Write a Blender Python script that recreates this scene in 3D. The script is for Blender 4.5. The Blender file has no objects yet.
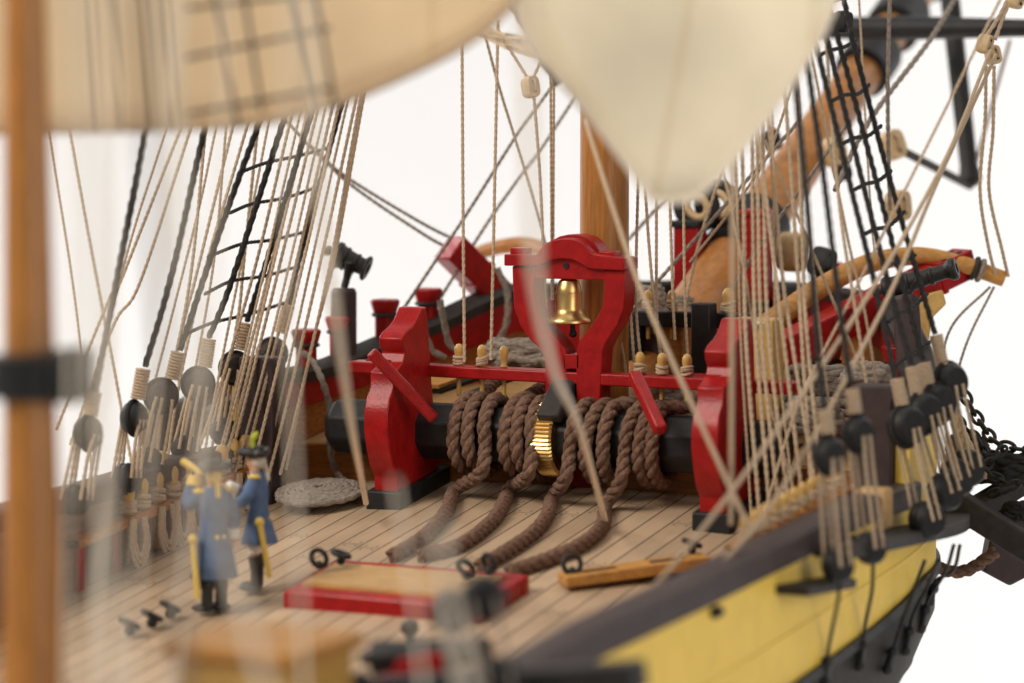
import bpy, math, random
from mathutils import Vector, Matrix
random.seed(7)
SC = bpy.context.scene
COL = SC.collection

# ------------------------------------------------------------------ camera
# units: 1 unit = 1 cm.  X = starboard, Y = forward, Z = up; origin = deck under the windlass.
F, CX, CY = 3000.0, 512.0, 341.5
PSI, PIT = math.radians(26.565), math.radians(4.6)
s_, c_ = math.sin(PSI), math.cos(PSI); sp, cp = math.sin(PIT), math.cos(PIT)
RV = Vector((c_, s_, 0)); HV = Vector((-s_*cp, c_*cp, -sp)); UV = Vector((-s_*sp, c_*sp, cp))
CAM = -(RV*((560-CX)/F*75) + UV*((CY-497)/F*75) + HV*75)
cd = bpy.data.cameras.new('camera'); cam = bpy.data.objects.new('camera', cd); COL.objects.link(cam)
cd.sensor_width = 36; cd.lens = F/1024*36; cd.clip_start = 1; cd.clip_end = 3000
cam.location = CAM; cam.rotation_euler = (math.pi/2-PIT, 0, PSI)
cd.dof.use_dof = True; cd.dof.focus_distance = 75.5; cd.dof.aperture_fstop = 0.108
cd.dof.aperture_blades = 0
SC.camera = cam
SC.render.resolution_x, SC.render.resolution_y = 1024, 683
SC.view_settings.view_transform = 'Standard'; SC.view_settings.look = 'None'
SC.view_settings.exposure = 0.25; SC.view_settings.gamma = 1

# ------------------------------------------------------------------ light: studio softboxes
W = bpy.data.worlds.new('World'); SC.world = W; W.use_nodes = True
bg = W.node_tree.nodes['Background']; bg.inputs[0].default_value = (1, .985, .97, 1); bg.inputs[1].default_value = 0.17
def lamp(name, loc, target, sx, sy, power, col=(1, 1, 1)):
    l = bpy.data.lights.new(name, 'AREA'); l.shape = 'RECTANGLE'; l.size = sx; l.size_y = sy
    l.energy = power; l.color = col
    o = bpy.data.objects.new(name, l); COL.objects.link(o); o.location = loc
    o.rotation_euler = (Vector(target)-Vector(loc)).to_track_quat('-Z', 'Y').to_euler()
    return o
lamp('key_softbox', (-42, -62, 62), (0, -3, 2), 42, 42, 62000, (1, .92, .82))
lamp('fill_softbox', (85, -42, 26), (6, -4, 0), 45, 45, 20000, (1, .95, .89))
lamp('top_softbox', (0, 8, 75), (0, -2, 0), 50, 40, 13000, (1, .96, .91))
lamp('backdrop_lamp_a', (-150, 45, 70), (-60, 150, 10), 60, 60, 165000)
lamp('backdrop_lamp_b', (60, 85, 70), (-30, 190, 5), 60, 60, 68000)

# ------------------------------------------------------------------ pixel -> point on a real plane of the ship
def ray(px, py): return RV*((px-CX)/F) + UV*((CY-py)/F) + HV
def at(px, py, D=None, X=None, Y=None, Z=None, deck=None):
    d = ray(px, py)
    if D is not None: t = D
    elif X is not None: t = (X-CAM.x)/d.x
    elif Y is not None: t = (Y-CAM.y)/d.y
    elif Z is not None: t = (Z-CAM.z)/d.z
    else: t = (deck+SHEER*CAM.y-CAM.z)/(d.z-SHEER*d.y)
    return CAM + d*t
SHEER = 0.153
def deckz(y): return SHEER*y
def pxx(p):
    v = Vector(p)-CAM; return CX+F*v.dot(RV)/v.dot(HV)
XC = 0.3
def halfb(y, o=0.0):
    b = 9.2 if y < -1 else 9.2-0.045*(y+1)**2
    return max(b+o, 0.0)
def athull(px, py, side, o=0.0, far=False):
    """where the ray meets the vertical plan curve of the hull side"""
    prev = None; sol = []
    n = 1400
    for i in range(n):
        y = -30+42.5*i/n
        x = XC+side*halfb(y, o)
        if halfb(y, o) <= 0: break
        e = pxx((x, y, 0))-px
        if prev is not None and prev*e <= 0: sol.append((x, y))
        prev = e
    if not sol:
        y = 4; x = XC+side*halfb(y, o)
    else: x, y = sol[-1] if far else sol[0]
    d = ray(px, py)
    t = ((x-CAM.x)*d.x+(y-CAM.y)*d.y)/(d.x**2+d.y**2)
    return CAM+d*t

# ------------------------------------------------------------------ materials
def mat(name, col, rough=.5, metal=0, var=.25, scale=4, bump=.0, bscale=30, stretch=(1, 1, 1), spec=.5, col2=None, coat=0):
    m = bpy.data.materials.new(name); m.use_nodes = True
    nt = m.node_tree; N = nt.nodes; L = nt.links; b = N['Principled BSDF']
    tc = N.new('ShaderNodeTexCoord'); mp = N.new('ShaderNodeMapping'); mp.inputs['Scale'].default_value = stretch
    L.new(tc.outputs['Object'], mp.inputs[0])
    no = N.new('ShaderNodeTexNoise'); no.inputs['Scale'].default_value = scale; no.inputs['Detail'].default_value = 6
    no.inputs['Roughness'].default_value = .65
    L.new(mp.outputs[0], no.inputs[0])
    rp = N.new('ShaderNodeValToRGB'); rp.color_ramp.elements[0].position = .3; rp.color_ramp.elements[1].position = .7
    c2 = col2 or tuple(min(1, c*(1+var)) for c in col)
    rp.color_ramp.elements[0].color = (*[c*(1-var) for c in col], 1); rp.color_ramp.elements[1].color = (*c2, 1)
    L.new(no.outputs[0], rp.inputs[0]); L.new(rp.outputs[0], b.inputs['Base Color'])
    b.inputs['Roughness'].default_value = rough; b.inputs['Metallic'].default_value = metal
    b.inputs['Specular IOR Level'].default_value = spec
    if coat: b.inputs['Coat Weight'].default_value = coat; b.inputs['Coat Roughness'].default_value = .25
    if bump:
        n2 = N.new('ShaderNodeTexNoise'); n2.inputs['Scale'].default_value = bscale; n2.inputs['Detail'].default_value = 4
        L.new(mp.outputs[0], n2.inputs[0])
        bp = N.new('ShaderNodeBump'); bp.inputs['Strength'].default_value = bump; bp.inputs['Distance'].default_value = .03
        L.new(n2.outputs[0], bp.inputs['Height']); L.new(bp.outputs[0], b.inputs['Normal'])
    return m
RED = mat('red_paint', (.33, .009, .009), .3, spec=.3, var=.24, scale=3, bump=.25, bscale=14)
BLACK = mat('black_paint', (.017, .016, .016), .5, spec=.3, var=.35, scale=3, bump=.25, bscale=16)
GREYBLK = mat('weathered_black_wood', (.032, .026, .023), .6, spec=.3, var=.35, scale=3, bump=.3, bscale=14)
TIMBER = mat('dark_brown_paint', (.052, .034, .032), .55, spec=.3, var=.25, scale=2, bump=.2, bscale=10)
YELLOW = mat('yellow_paint', (.90, .61, .10), .5, spec=.3, var=.06, scale=1.2, bump=.1, bscale=6)
GREYHULL = mat('grey_hull_paint', (.03, .025, .022), .6, spec=.18, var=.2, scale=1.5, bump=.15, bscale=8)
WHITEHULL = mat('white_hull_paint', (.72, .64, .58), .5, var=.06)
MASTW = mat('varnished_mast_wood', (.40, .16, .03), .38, var=.3, scale=3, stretch=(4, 4, .25), bump=.12, bscale=6, coat=.15)
SPARW = mat('varnished_spar_wood', (.40, .165, .04), .42, var=.25, scale=2.5, stretch=(2, .4, 2), bump=.1, bscale=6)
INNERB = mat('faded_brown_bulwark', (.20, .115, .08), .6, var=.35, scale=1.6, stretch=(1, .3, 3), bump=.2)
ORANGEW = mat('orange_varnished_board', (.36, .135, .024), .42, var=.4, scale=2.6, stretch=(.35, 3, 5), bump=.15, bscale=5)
PLANKW = mat('pale_plank_wood', (.48, .29, .12), .5, var=.2, scale=3, stretch=(.6, 3, 3), bump=.1)
HATCHW = mat('ochre_board_wood', (.50, .235, .05), .5, var=.3, scale=2.5, stretch=(.6, 3, 3), bump=.1)
BRASS = mat('brass', (.74, .49, .19), .33, metal=1, var=.12, scale=6, bump=.06, bscale=20)
PINW = mat('boxwood_pin', (.55, .33, .09), .4, var=.2, scale=6)
BLOCKW = mat('pale_boxwood_block', (.60, .42, .22), .5, var=.18, scale=6, bump=.15)
TANROPE = mat('tan_rope', (.50, .375, .255), .9, var=.22, scale=18, bump=.5, bscale=60, spec=.15)
PALEROPE = mat('pale_rope', (.86, .76, .62), .9, var=.15, scale=12, spec=.1)
SHADEROPE = mat('sail_shadow_rope', (.13, .10, .085), .9, var=.2, scale=12, spec=.1)  # colours the ropes that imitate a shadow grid on the left sail
GREYROPE = mat('grey_rope', (.27, .225, .185), .9, var=.35, scale=10, bump=.5, bscale=50, spec=.15)
BLKROPE = mat('black_tarred_rope', (.018, .016, .015), .7, var=.3, scale=16, bump=.5, bscale=50, spec=.3)
CABLE = mat('brown_cable_fibre', (.20, .118, .082), .95, var=.35, scale=9, bump=.9, bscale=38, spec=.1)
IRON = mat('blackened_iron', (.02, .018, .016), .5, metal=.1, spec=.35, var=.3, scale=8, bump=.3, bscale=24)
BLUECLOTH = mat('navy_blue_coat', (.075, .13, .245), .7, var=.25, scale=5, bump=.2)
GOLD = mat('gold_trim', (.75, .52, .10), .45, var=.1)
SKIN = mat('painted_skin', (.62, .33, .19), .6, var=.1)
WHITECL = mat('white_breeches', (.75, .73, .68), .7, var=.06)
BOOT = mat('black_boots', (.02, .018, .018), .4)
HAIRG = mat('grey_wig_hair', (.55, .5, .42), .7)
PLUME = mat('yellow_green_plume', (.45, .5, .05), .7)
LIDBLK = mat('black_mooring_strip', (.02, .02, .022), .6)
BACK = mat('white_studio_paper', (.88, .87, .865), .95, var=.01, scale=.02, spec=.05)

def deckmat():
    m = bpy.data.materials.new('caulked_deck_planks'); m.use_nodes = True
    nt = m.node_tree; N = nt.nodes; L = nt.links; b = N['Principled BSDF']
    tc = N.new('ShaderNodeTexCoord'); sx = N.new('ShaderNodeSeparateXYZ'); L.new(tc.outputs['Object'], sx.inputs[0])
    def M(op, a, b_=None, c=None):
        n = N.new('ShaderNodeMath'); n.operation = op
        for i, v in enumerate((a, b_, c)):
            if v is None: continue
            if isinstance(v, (int, float)): n.inputs[i].default_value = v
            else: L.new(v, n.inputs[i])
        return n.outputs[0]
    PW = .60
    u = M('DIVIDE', sx.outputs[0], PW); iu = M('FLOOR', u); fu = M('FRACT', u)
    e = M('MINIMUM', fu, M('SUBTRACT', 1, fu))
    seam = M('LESS_THAN', e, .034)
    wn = N.new('ShaderNodeTexWhiteNoise'); wn.noise_dimensions = '1D'; L.new(iu, wn.inputs['W'])
    # butt joints
    v = M('DIVIDE', M('ADD', sx.outputs[1], M('MULTIPLY', wn.outputs[0], 9)), 7.0); fv = M('FRACT', v); iv = M('FLOOR', v)
    ev = M('MINIMUM', fv, M('SUBTRACT', 1, fv)); butt = M('LESS_THAN', ev, .0022)
    # treenails: two at each butt
    d1 = M('SUBTRACT', ev, .02); d1 = M('MULTIPLY', d1, 7.0)
    du = M('MULTIPLY', M('SUBTRACT', M('ABSOLUTE', M('SUBTRACT', fu, .5)), .26), PW)
    rr = M('SQRT', M('ADD', M('MULTIPLY', d1, d1), M('MULTIPLY', du, du))); nail = M('LESS_THAN', rr, .042)
    dark = M('MAXIMUM', M('MAXIMUM', M('MULTIPLY', seam, .95), M('MULTIPLY', butt, .8)), M('MULTIPLY', nail, .6))
    wn2 = N.new('ShaderNodeTexWhiteNoise'); wn2.noise_dimensions = '2D'
    cmb = N.new('ShaderNodeCombineXYZ'); L.new(iu, cmb.inputs[0]); L.new(iv, cmb.inputs[1]); L.new(cmb.outputs[0], wn2.inputs['Vector'])
    mp = N.new('ShaderNodeMapping'); mp.inputs['Scale'].default_value = (9, .7, 1); L.new(tc.outputs['Object'], mp.inputs[0])
    no = N.new('ShaderNodeTexNoise'); no.inputs['Scale'].default_value = 1.6; no.inputs['Detail'].default_value = 7; L.new(mp.outputs[0], no.inputs[0])
    n3 = N.new('ShaderNodeTexNoise'); n3.inputs['Scale'].default_value = .55; n3.inputs['Detail'].default_value = 5; L.new(tc.outputs['Object'], n3.inputs[0])
    fac = M('ADD', M('MULTIPLY', no.outputs[0], .3), M('ADD', M('MULTIPLY', wn2.outputs[0], .22), M('MULTIPLY', n3.outputs[0], .5)))
    rp = N.new('ShaderNodeValToRGB'); L.new(fac, rp.inputs[0])
    rp.color_ramp.elements[0].position = .3; rp.color_ramp.elements[0].color = (.36, .245, .15, 1)
    rp.color_ramp.elements[1].position = .78; rp.color_ramp.elements[1].color = (.61, .44, .285, 1)
    mx = N.new('ShaderNodeMix'); mx.data_type = 'RGBA'; L.new(dark, mx.inputs[0]); L.new(rp.outputs[0], mx.inputs[6]); mx.inputs[7].default_value = (.045, .03, .022, 1)
    L.new(mx.outputs[2], b.inputs['Base Color']); b.inputs['Roughness'].default_value = .5
    bp = N.new('ShaderNodeBump'); bp.inputs['Strength'].default_value = .35; bp.inputs['Distance'].default_value = .03
    L.new(M('SUBTRACT', no.outputs[0], dark), bp.inputs['Height']); L.new(bp.outputs[0], b.inputs['Normal'])
    return m
DECK = deckmat()

def sailmat(name, col, thru=.22):
    m = bpy.data.materials.new(name); m.use_nodes = True
    nt = m.node_tree; N = nt.nodes; L = nt.links; N.remove(N['Principled BSDF']); out = N['Material Output']
    tc = N.new('ShaderNodeTexCoord'); no = N.new('ShaderNodeTexNoise'); no.inputs['Scale'].default_value = .5; no.inputs['Detail'].default_value = 5
    L.new(tc.outputs['Object'], no.inputs[0])
    rp = N.new('ShaderNodeValToRGB'); L.new(no.outputs[0], rp.inputs[0])
    rp.color_ramp.elements[0].position = .35; rp.color_ramp.elements[1].position = .65
    rp.color_ramp.elements[0].color = (*[c*.93 for c in col], 1); rp.color_ramp.elements[1].color = (*col, 1)
    # cloth seams: overlapping panel edges, double thickness, every 2.4 cm
    sx = N.new('ShaderNodeSeparateXYZ'); L.new(tc.outputs['Object'], sx.inputs[0])
    dv = N.new('ShaderNodeMath'); dv.operation = 'DIVIDE'; dv.inputs[1].default_value = 2.4; L.new(sx.outputs[0], dv.inputs[0])
    fr = N.new('ShaderNodeMath'); fr.operation = 'FRACT'; L.new(dv.outputs[0], fr.inputs[0])
    lt = N.new('ShaderNodeMath'); lt.operation = 'LESS_THAN'; lt.inputs[1].default_value = .05; L.new(fr.outputs[0], lt.inputs[0])
    sm = N.new('ShaderNodeMix'); sm.data_type = 'RGBA'; sm.blend_type = 'MULTIPLY'; sm.inputs[7].default_value = (.94, .91, .86, 1)
    L.new(lt.outputs[0], sm.inputs[0]); L.new(rp.outputs[0], sm.inputs[6])
    wv = N.new('ShaderNodeTexNoise'); wv.inputs['Scale'].default_value = 35; L.new(tc.outputs['Object'], wv.inputs[0])
    bp = N.new('ShaderNodeBump'); bp.inputs['Strength'].default_value = .2; bp.inputs['Distance'].default_value = .02; L.new(wv.outputs[0], bp.inputs['Height'])
    d = N.new('ShaderNodeBsdfDiffuse'); t = N.new('ShaderNodeBsdfTranslucent'); tr = N.new('ShaderNodeBsdfTransparent')
    for n in (d, t): L.new(sm.outputs[2], n.inputs['Color']); L.new(bp.outputs[0], n.inputs['Normal'])
    m1 = N.new('ShaderNodeMixShader'); m1.inputs[0].default_value = .52; L.new(d.outputs[0], m1.inputs[1]); L.new(t.outputs[0], m1.inputs[2])
    m2 = N.new('ShaderNodeMixShader'); m2.inputs[0].default_value = thru; L.new(m1.outputs[0], m2.inputs[1]); L.new(tr.outputs[0], m2.inputs[2])
    tr.inputs[0].default_value = (1, .93, .82, 1)
    L.new(m2.outputs[0], out.inputs[0])
    return m
SAIL = sailmat('cream_sail_cloth', (.92, .77, .55), .12)
SAILB = sailmat('pale_cream_sail_cloth', (1.0, .94, .79), .10)

# ------------------------------------------------------------------ mesh helpers
class MB:
    def __init__(s): s.v = []; s.f = []
    def add(s, vs, fs):
        n = len(s.v); s.v += [Vector(v) for v in vs]; s.f += [[n+i for i in f] for f in fs]; return s
    def box(s, c, size, rot=None):
        c = Vector(c); hx, hy, hz = [d/2 for d in size]
        vs = [Vector((x, y, z)) for x in (-hx, hx) for y in (-hy, hy) for z in (-hz, hz)]
        if rot is not None: vs = [rot @ v for v in vs]
        return s.add([c+v for v in vs], [(0, 1, 3, 2), (4, 6, 7, 5), (0, 4, 5, 1), (2, 3, 7, 6), (0, 2, 6, 4), (1, 5, 7, 3)])
    def beam(s, a, b, w, h, up=(0, 0, 1), w2=None, h2=None):
        a = Vector(a); b = Vector(b); d = (b-a).normalized(); up = Vector(up)
        x = d.cross(up).normalized(); z = x.cross(d); w2 = w2 or w; h2 = h2 or h
        vs = []
        for p, ww, hh in ((a, w, h), (b, w2, h2)):
            for sx, sz in ((-1, -1), (1, -1), (1, 1), (-1, 1)): vs.append(p+x*sx*ww/2+z*sz*hh/2)
        return s.add(vs, [(3, 2, 1, 0), (4, 5, 6, 7), (0, 1, 5, 4), (1, 2, 6, 5), (2, 3, 7, 6), (3, 0, 4, 7)])
    def prism(s, pts, vec):
        n = len(pts); vec = Vector(vec)
        vs = [Vector(p) for p in pts]+[Vector(p)+vec for p in pts]
        return s.add(vs, [list(range(n))[::-1], list(range(n, 2*n))]+[(i, (i+1) % n, n+(i+1) % n, n+i) for i in range(n)])
    def ribbon(s, A, B, vec):
        n = len(A); vec = Vector(vec); vs = [Vector(p) for p in A]+[Vector(p) for p in B]
        vs += [p+vec for p in vs]; fs = []
        for i in range(n-1):
            fs += [(i, i+1, n+i+1, n+i), (2*n+i, 3*n+i, 3*n+i+1, 2*n+i+1), (i, 2*n+i, 2*n+i+1, i+1), (n+i, n+i+1, 3*n+i+1, 3*n+i)]
        fs += [(0, n, 3*n, 2*n), (n-1, 3*n-1, 4*n-1, 2*n-1)]
        return s.add(vs, fs)
    def grid(s, rows, closed=False):
        m = len(rows[0]); vs = [p for r in rows for p in r]; fs = []
        for i in range(len(rows)-1):
            for j in range(m if closed else m-1):
                k = (j+1) % m; fs.append((i*m+j, i*m+k, (i+1)*m+k, (i+1)*m+j))
        return s.add(vs, fs)
    def tube(s, pts, r, n=10, k=0, pitch=1, amp=.16, cap=True, phase=0):
        pts = [Vector(p) for p in pts]; rows = []; L = 0; x = None
        for i, p in enumerate(pts):
            t = (pts[min(i+1, len(pts)-1)]-pts[max(i-1, 0)]).normalized()
            if x is None: x = t.orthogonal().normalized()
            x = (x-t*x.dot(t)).normalized(); y = t.cross(x)
            if i: L += (p-pts[i-1]).length
            rr = r[i] if isinstance(r, (list, tuple)) else r
            row = []
            for j in range(n):
                a = 2*math.pi*j/n
                q = rr*(1+(amp*math.cos(k*a-2*math.pi*L/pitch+phase) if k else 0))
                row.append(p+x*math.cos(a)*q+y*math.sin(a)*q)
            rows.append(row)
        n0 = len(s.v); s.grid(rows, True)
        if cap: s.f += [[n0+j for j in range(n)][::-1], [n0+(len(rows)-1)*n+j for j in range(n)]]
        return s
    def lathe(s, prof, o, ax=(0, 0, 1), n=20, cap=True):
        o = Vector(o); ax = Vector(ax).normalized(); x = ax.orthogonal().normalized(); y = ax.cross(x)
        rows = [[o+ax*h+(x*math.cos(2*math.pi*j/n)+y*math.sin(2*math.pi*j/n))*r for j in range(n)] for r, h in prof]
        n0 = len(s.v); s.grid(rows, True)
        if cap: s.f += [[n0+j for j in range(n)][::-1], [n0+(len(rows)-1)*n+j for j in range(n)]]
        return s
    def ball(s, c, r, n=12, sc=(1, 1, 1), rot=None):
        rows = []
        for i in range(n+1):
            a = math.pi*i/n; ra = max(math.sin(a), .02)
            row = []
            for j in range(n):
                v = Vector((ra*math.cos(2*math.pi*j/n)*sc[0], ra*math.sin(2*math.pi*j/n)*sc[1], -math.cos(a)*sc[2]))*r
                if rot is not None: v = rot @ v
                row.append(Vector(c)+v)
            rows.append(row)
        return s.grid(rows, True)
    def torus(s, c, R, r, ax=(0, 0, 1), n=20, m=8, sc=1.0):
        c = Vector(c); ax = Vector(ax).normalized(); x = ax.orthogonal().normalized(); y = ax.cross(x); rows = []
        for i in range(n+1):
            a = 2*math.pi*i/n; d = x*math.cos(a)+y*math.sin(a)*sc
            rows.append([c+d*R+(d.normalized()*math.cos(2*math.pi*j/m)+ax*math.sin(2*math.pi*j/m))*r for j in range(m)])
        return s.grid(rows, True)
    def build(s, name, m, parent=None, loc=None, bevel=0, ang=40, smooth=True, seg=2):
        root = parent
        while root is not None and root.parent is not None: root = root.parent
        off = root.location if root is not None else Vector(loc if loc is not None else (0, 0, 0))
        me = bpy.data.meshes.new(name)
        me.from_pydata([v-off for v in s.v], [], s.f); me.update()
        if smooth:
            me.polygons.foreach_set('use_smooth', [True]*len(me.polygons)); me.set_sharp_from_angle(angle=math.radians(ang))
        me.materials.append(m)
        o = bpy.data.objects.new(name, me); COL.objects.link(o)
        if parent is not None: o.parent = parent
        else: o.location = off
        if bevel:
            b = o.modifiers.new('bevel', 'BEVEL'); b.width = bevel; b.segments = seg; b.limit_method = 'ANGLE'; b.angle_limit = math.radians(35)
        return o
def tag(o, label, cat, group=None):
    o['label'] = label; o['category'] = cat
    if group: o['group'] = group
    return o
def thing(name, loc, label, cat, group=None):
    o = bpy.data.objects.new(name, None); COL.objects.link(o); o.location = loc; o.empty_display_size = .3
    return tag(o, label, cat, group)
def struct(o): o['kind'] = 'structure'; return o
def smooth(pts, n=8):
    P = [Vector(p) for p in pts]; P = [P[0]*2-P[1]]+P+[P[-1]*2-P[-2]]; out = []
    for i in range(1, len(P)-2):
        a, b, c, d = P[i-1:i+3]
        for j in range(n):
            t = j/n
            out.append(.5*((2*b)+(c-a)*t+(2*a-5*b+4*c-d)*t*t+(3*b-a-3*c+d)*t**3))
    out.append(P[-2]); return out
def resample(pts, step):
    out = [pts[0]]; acc = 0
    for a, b in zip(pts, pts[1:]):
        L = (b-a).length
        if L == 0: continue
        t = step-acc
        while t <= L: out.append(a.lerp(b, t/L)); t += step
        acc = (acc+L) % step
    out.append(pts[-1]); return out
def twisted(mb, pts, r, k=2, curve=True):
    p = smooth(pts, 10) if curve and len(pts) > 2 else [Vector(q) for q in pts]
    return mb.tube(resample(p, r*.8), r, 8, k, r*4.2, .17)
def strands(mb, pts, r, pitch=None):
    """a three strand cable: three helical tubes"""
    p = resample(smooth(pts, 12), r*.22); pitch = pitch or r*5.4
    n = len(p); x = None; fr = []; L = 0
    for i in range(n):
        t = (p[min(i+1, n-1)]-p[max(i-1, 0)]).normalized()
        if x is None: x = t.orthogonal().normalized()
        x = (x-t*x.dot(t)).normalized()
        if i: L += (p[i]-p[i-1]).length
        fr.append((p[i], x.copy(), t.cross(x), L))
    for k in range(3):
        q = []
        for o, a, b, l in fr:
            th = 2*math.pi*(l/pitch+k/3); w = r*.5*(1+.04*math.sin(l*7+k))
            q.append(o+a*math.cos(th)*w+b*math.sin(th)*w)
        mb.tube(q, r*.56, 8, 4, r*1.1, .07)
    return mb

# ================================================================== THE SETTING
def backdrop():
    mb = MB(); rows = []
    prof = [(-120, -26)]+[(60, -26)]+[(60+50*math.sin(a), -26+50*(1-math.cos(a))) for a in [math.radians(9*i) for i in range(1, 11)]]+[(110, 160)]
    for d, z in prof:
        rows.append([Vector((-s_, c_, 0))*d+Vector((c_, s_, 0))*x+Vector((0, 0, z)) for x in (-260, -130, 0, 130, 260)])
    return struct(mb.grid(rows).build('backdrop', BACK, ang=60))
backdrop()
# deck: one sheet following the sheer, narrowing to the bow
rows = []
for i in range(60):
    y = -30+42.3*i/59; h = halfb(y, -.35)
    rows.append([Vector((XC+h*t, y, deckz(y)-.35*(t*t))) for t in [-1+2*j/16 for j in range(17)]])
struct(MB().grid(rows).build('deck', DECK))

# ================================================================== HULL
lower_edge = [(540, 690), (600, 655), (700, 607), (760, 577), (800, 557), (830, 541), (862, 524)]
rail_in = []
hull = thing('ship_hull', (XC, 0, -6), 'yellow, black and grey model ship hull with dark brown rail, bow towards the right', 'ship hull')
def interp(tab, y):
    if y <= tab[0][0]: return tab[0][1]+(y-tab[0][0])*(tab[1][1]-tab[0][1])/(tab[1][0]-tab[0][0])
    for (a, za), (b, zb) in zip(tab, tab[1:]):
        if y <= b: return za+(zb-za)*(y-a)/(b-a)
    return tab[-1][1]
railtab = sorted([(p.y, p.z) for p in (athull(x, y, 1) for x, y in lower_edge)])
ylow = sorted([(p.y, p.z) for p in (athull(x, y, 1) for x, y in [(786, 686), (830, 655), (870, 626), (900, 600), (922, 574)])])
def z_rail(y): return interp(railtab, y)
def z_wale(y):
    return interp(ylow, y)
YS = [-30+i*.6 for i in range(72)]; YS = [y for y in YS if halfb(y) > .2]+[13.28]
def hullrows(fns, side, ys):
    return [[Vector((XC+side*max(halfb(y, o(y) if callable(o) else o), .02), y, z(y))) for y in ys] for z, o in fns]
def zb(y): return z_wale(y)
TOPF = lambda y: z_rail(y) if y < -1.2 else max(z_rail(-1.2), deckz(y)+1.9)
for side in (1, -1):
    nm = 'side_planking'
    MB().grid(hullrows([(TOPF, 0), (lambda y: (TOPF(y)*.6+z_wale(y)*.4), .04), (z_wale, .05)], side, YS)).build(nm, YELLOW, hull)
    # moulding line along the yellow strake
    MB().grid(hullrows([(lambda y: z_rail(min(y, 2))*.42+z_wale(y)*.58+.05, .05), (lambda y: z_rail(min(y, 2))*.42+z_wale(y)*.58, .07), (lambda y: z_rail(min(y, 2))*.42+z_wale(y)*.58-.05, .05)], side, [y for y in YS if y < 3])).build('moulding', YELLOW, hull)
    MB().grid(hullrows([(z_wale, .04), (z_wale, .16), (lambda y: z_wale(y)-.22, .18), (lambda y: z_wale(y)-.3, .04)], side, YS)).build('wale', BLACK, hull)
    MB().grid(hullrows([(lambda y: z_wale(y)-.28, .05), (lambda y: z_wale(y)-1.2, .03), (lambda y: z_wale(y)-2.4, lambda y: -.35-.05*max(y+1, 0))], side, YS)).build('lower_planking', GREYHULL, hull)
    MB().grid(hullrows([(lambda y: z_wale(y)-2.4, lambda y: -.33-.05*max(y+1, 0)), (lambda y: z_wale(y)-3.6, lambda y: -1.1-.12*max(y+1, 0)), (lambda y: z_wale(y)-5.5, lambda y: -3-.15*max(y+1, 0)), (lambda y: z_wale(y)-9, lambda y: -8.2)], side, YS)).build('bottom_planking', WHITEHULL, hull)
    # cap rail of the waist: box section swept along the plan curve
    ysr = [y for y in YS if y < -.6]
    rail = hullrows([(lambda y: z_rail(y)-.02, .1), (lambda y: z_rail(y)+.02, .16), (lambda y: z_rail(y)+.50, .16), (lambda y: z_rail(y)+.55, .1), (lambda y: z_rail(y)+.55, -.62), (lambda y: z_rail(y)+.5, -.68), (lambda y: z_rail(y)+.1, -.68)], side, ysr)
    rail.append([p.copy() for p in rail[0]])
    MB().grid(rail).build('cap_rail', TIMBER, hull)
    # inner side of the waist
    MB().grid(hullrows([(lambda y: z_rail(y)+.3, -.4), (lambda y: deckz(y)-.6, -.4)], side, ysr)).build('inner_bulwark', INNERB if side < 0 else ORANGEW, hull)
print('rail', railtab, 'wale', ylow)

# bow bulwark: varnished boards inside, red above, dark capping; one U-shaped run
cap_px = [(262, 372), (300, 372), (335, 362), (380, 343), (440, 318), (505, 288)]
captab = sorted([(p.y, p.z) for p in (athull(x, y, -1, -.3) for x, y in cap_px)])
print('cap', captab)
def z_cap(y): return interp(captab, max(min(y, 12.5), -1.3))
YB = [-1.0+.45*i for i in range(31)]; YB = [y for y in YB if halfb(y, -.5) > .1]
def uu(z, o):
    a = [Vector((XC-halfb(y, o), y, z(y))) for y in YB]; b = [Vector((XC+halfb(y, o), y, z(y))) for y in reversed(YB)]
    return a+b
ZC = lambda y: z_cap(y)
MB().grid([uu(lambda y: deckz(y)-.5, -.45), uu(lambda y: deckz(y)*.35+ZC(y)*.65, -.45)]).build('inner_boards', ORANGEW, hull)
MB().grid([uu(lambda y: deckz(y)*.35+ZC(y)*.65, -.45), uu(lambda y: deckz(y)*.35+ZC(y)*.65, -.6), uu(lambda y: ZC(y)-.1, -.6), uu(ZC, -.4)]).build('red_inner_strake', RED, hull)
q = [uu(lambda y: ZC(y)-.25, -.72), uu(lambda y: ZC(y)+.02, -.74), uu(lambda y: ZC(y)+.1, -.6), uu(lambda y: ZC(y)+.1, .05), uu(lambda y: ZC(y), .14), uu(lambda y: ZC(y)-.3, .12)]
q.append([p.copy() for p in q[0]])
MB().grid(q).build('bow_cap_rail', GREYBLK, hull)
MB().grid([uu(lambda y: ZC(y)-.1, .02), uu(lambda y: TOPF(y)-.1, .02)]).build('bow_outer_planking', YELLOW, hull)
# stem and knee of the head
mb = MB(); mb.prism([(XC-.35, 12.2, -7), (XC-.35, 13.2, -2), (XC-.35, 13.8, 2), (XC-.35, 12.4, 4.2), (XC-.35, 11.6, 3)], (.7, 0, 0)); mb.build('stem', GREYHULL, hull, bevel=.05)
# end posts where the bow bulwark begins
for side in (-1, 1):
    y0 = -1.0; zt = z_cap(0)+.5
    mb = MB().box((XC+side*(9.2-.85), y0, (zt-1.2)/2), (1.0, .75, zt+1.2)); mb.build('bulwark_post', TIMBER, hull, bevel=.06)
    MB().box((XC+side*(9.2-.16), y0+.12, (zt-1.6)/2), (.36, .4, zt+.6)).build('bulwark_end', YELLOW, hull, bevel=.03)
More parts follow.
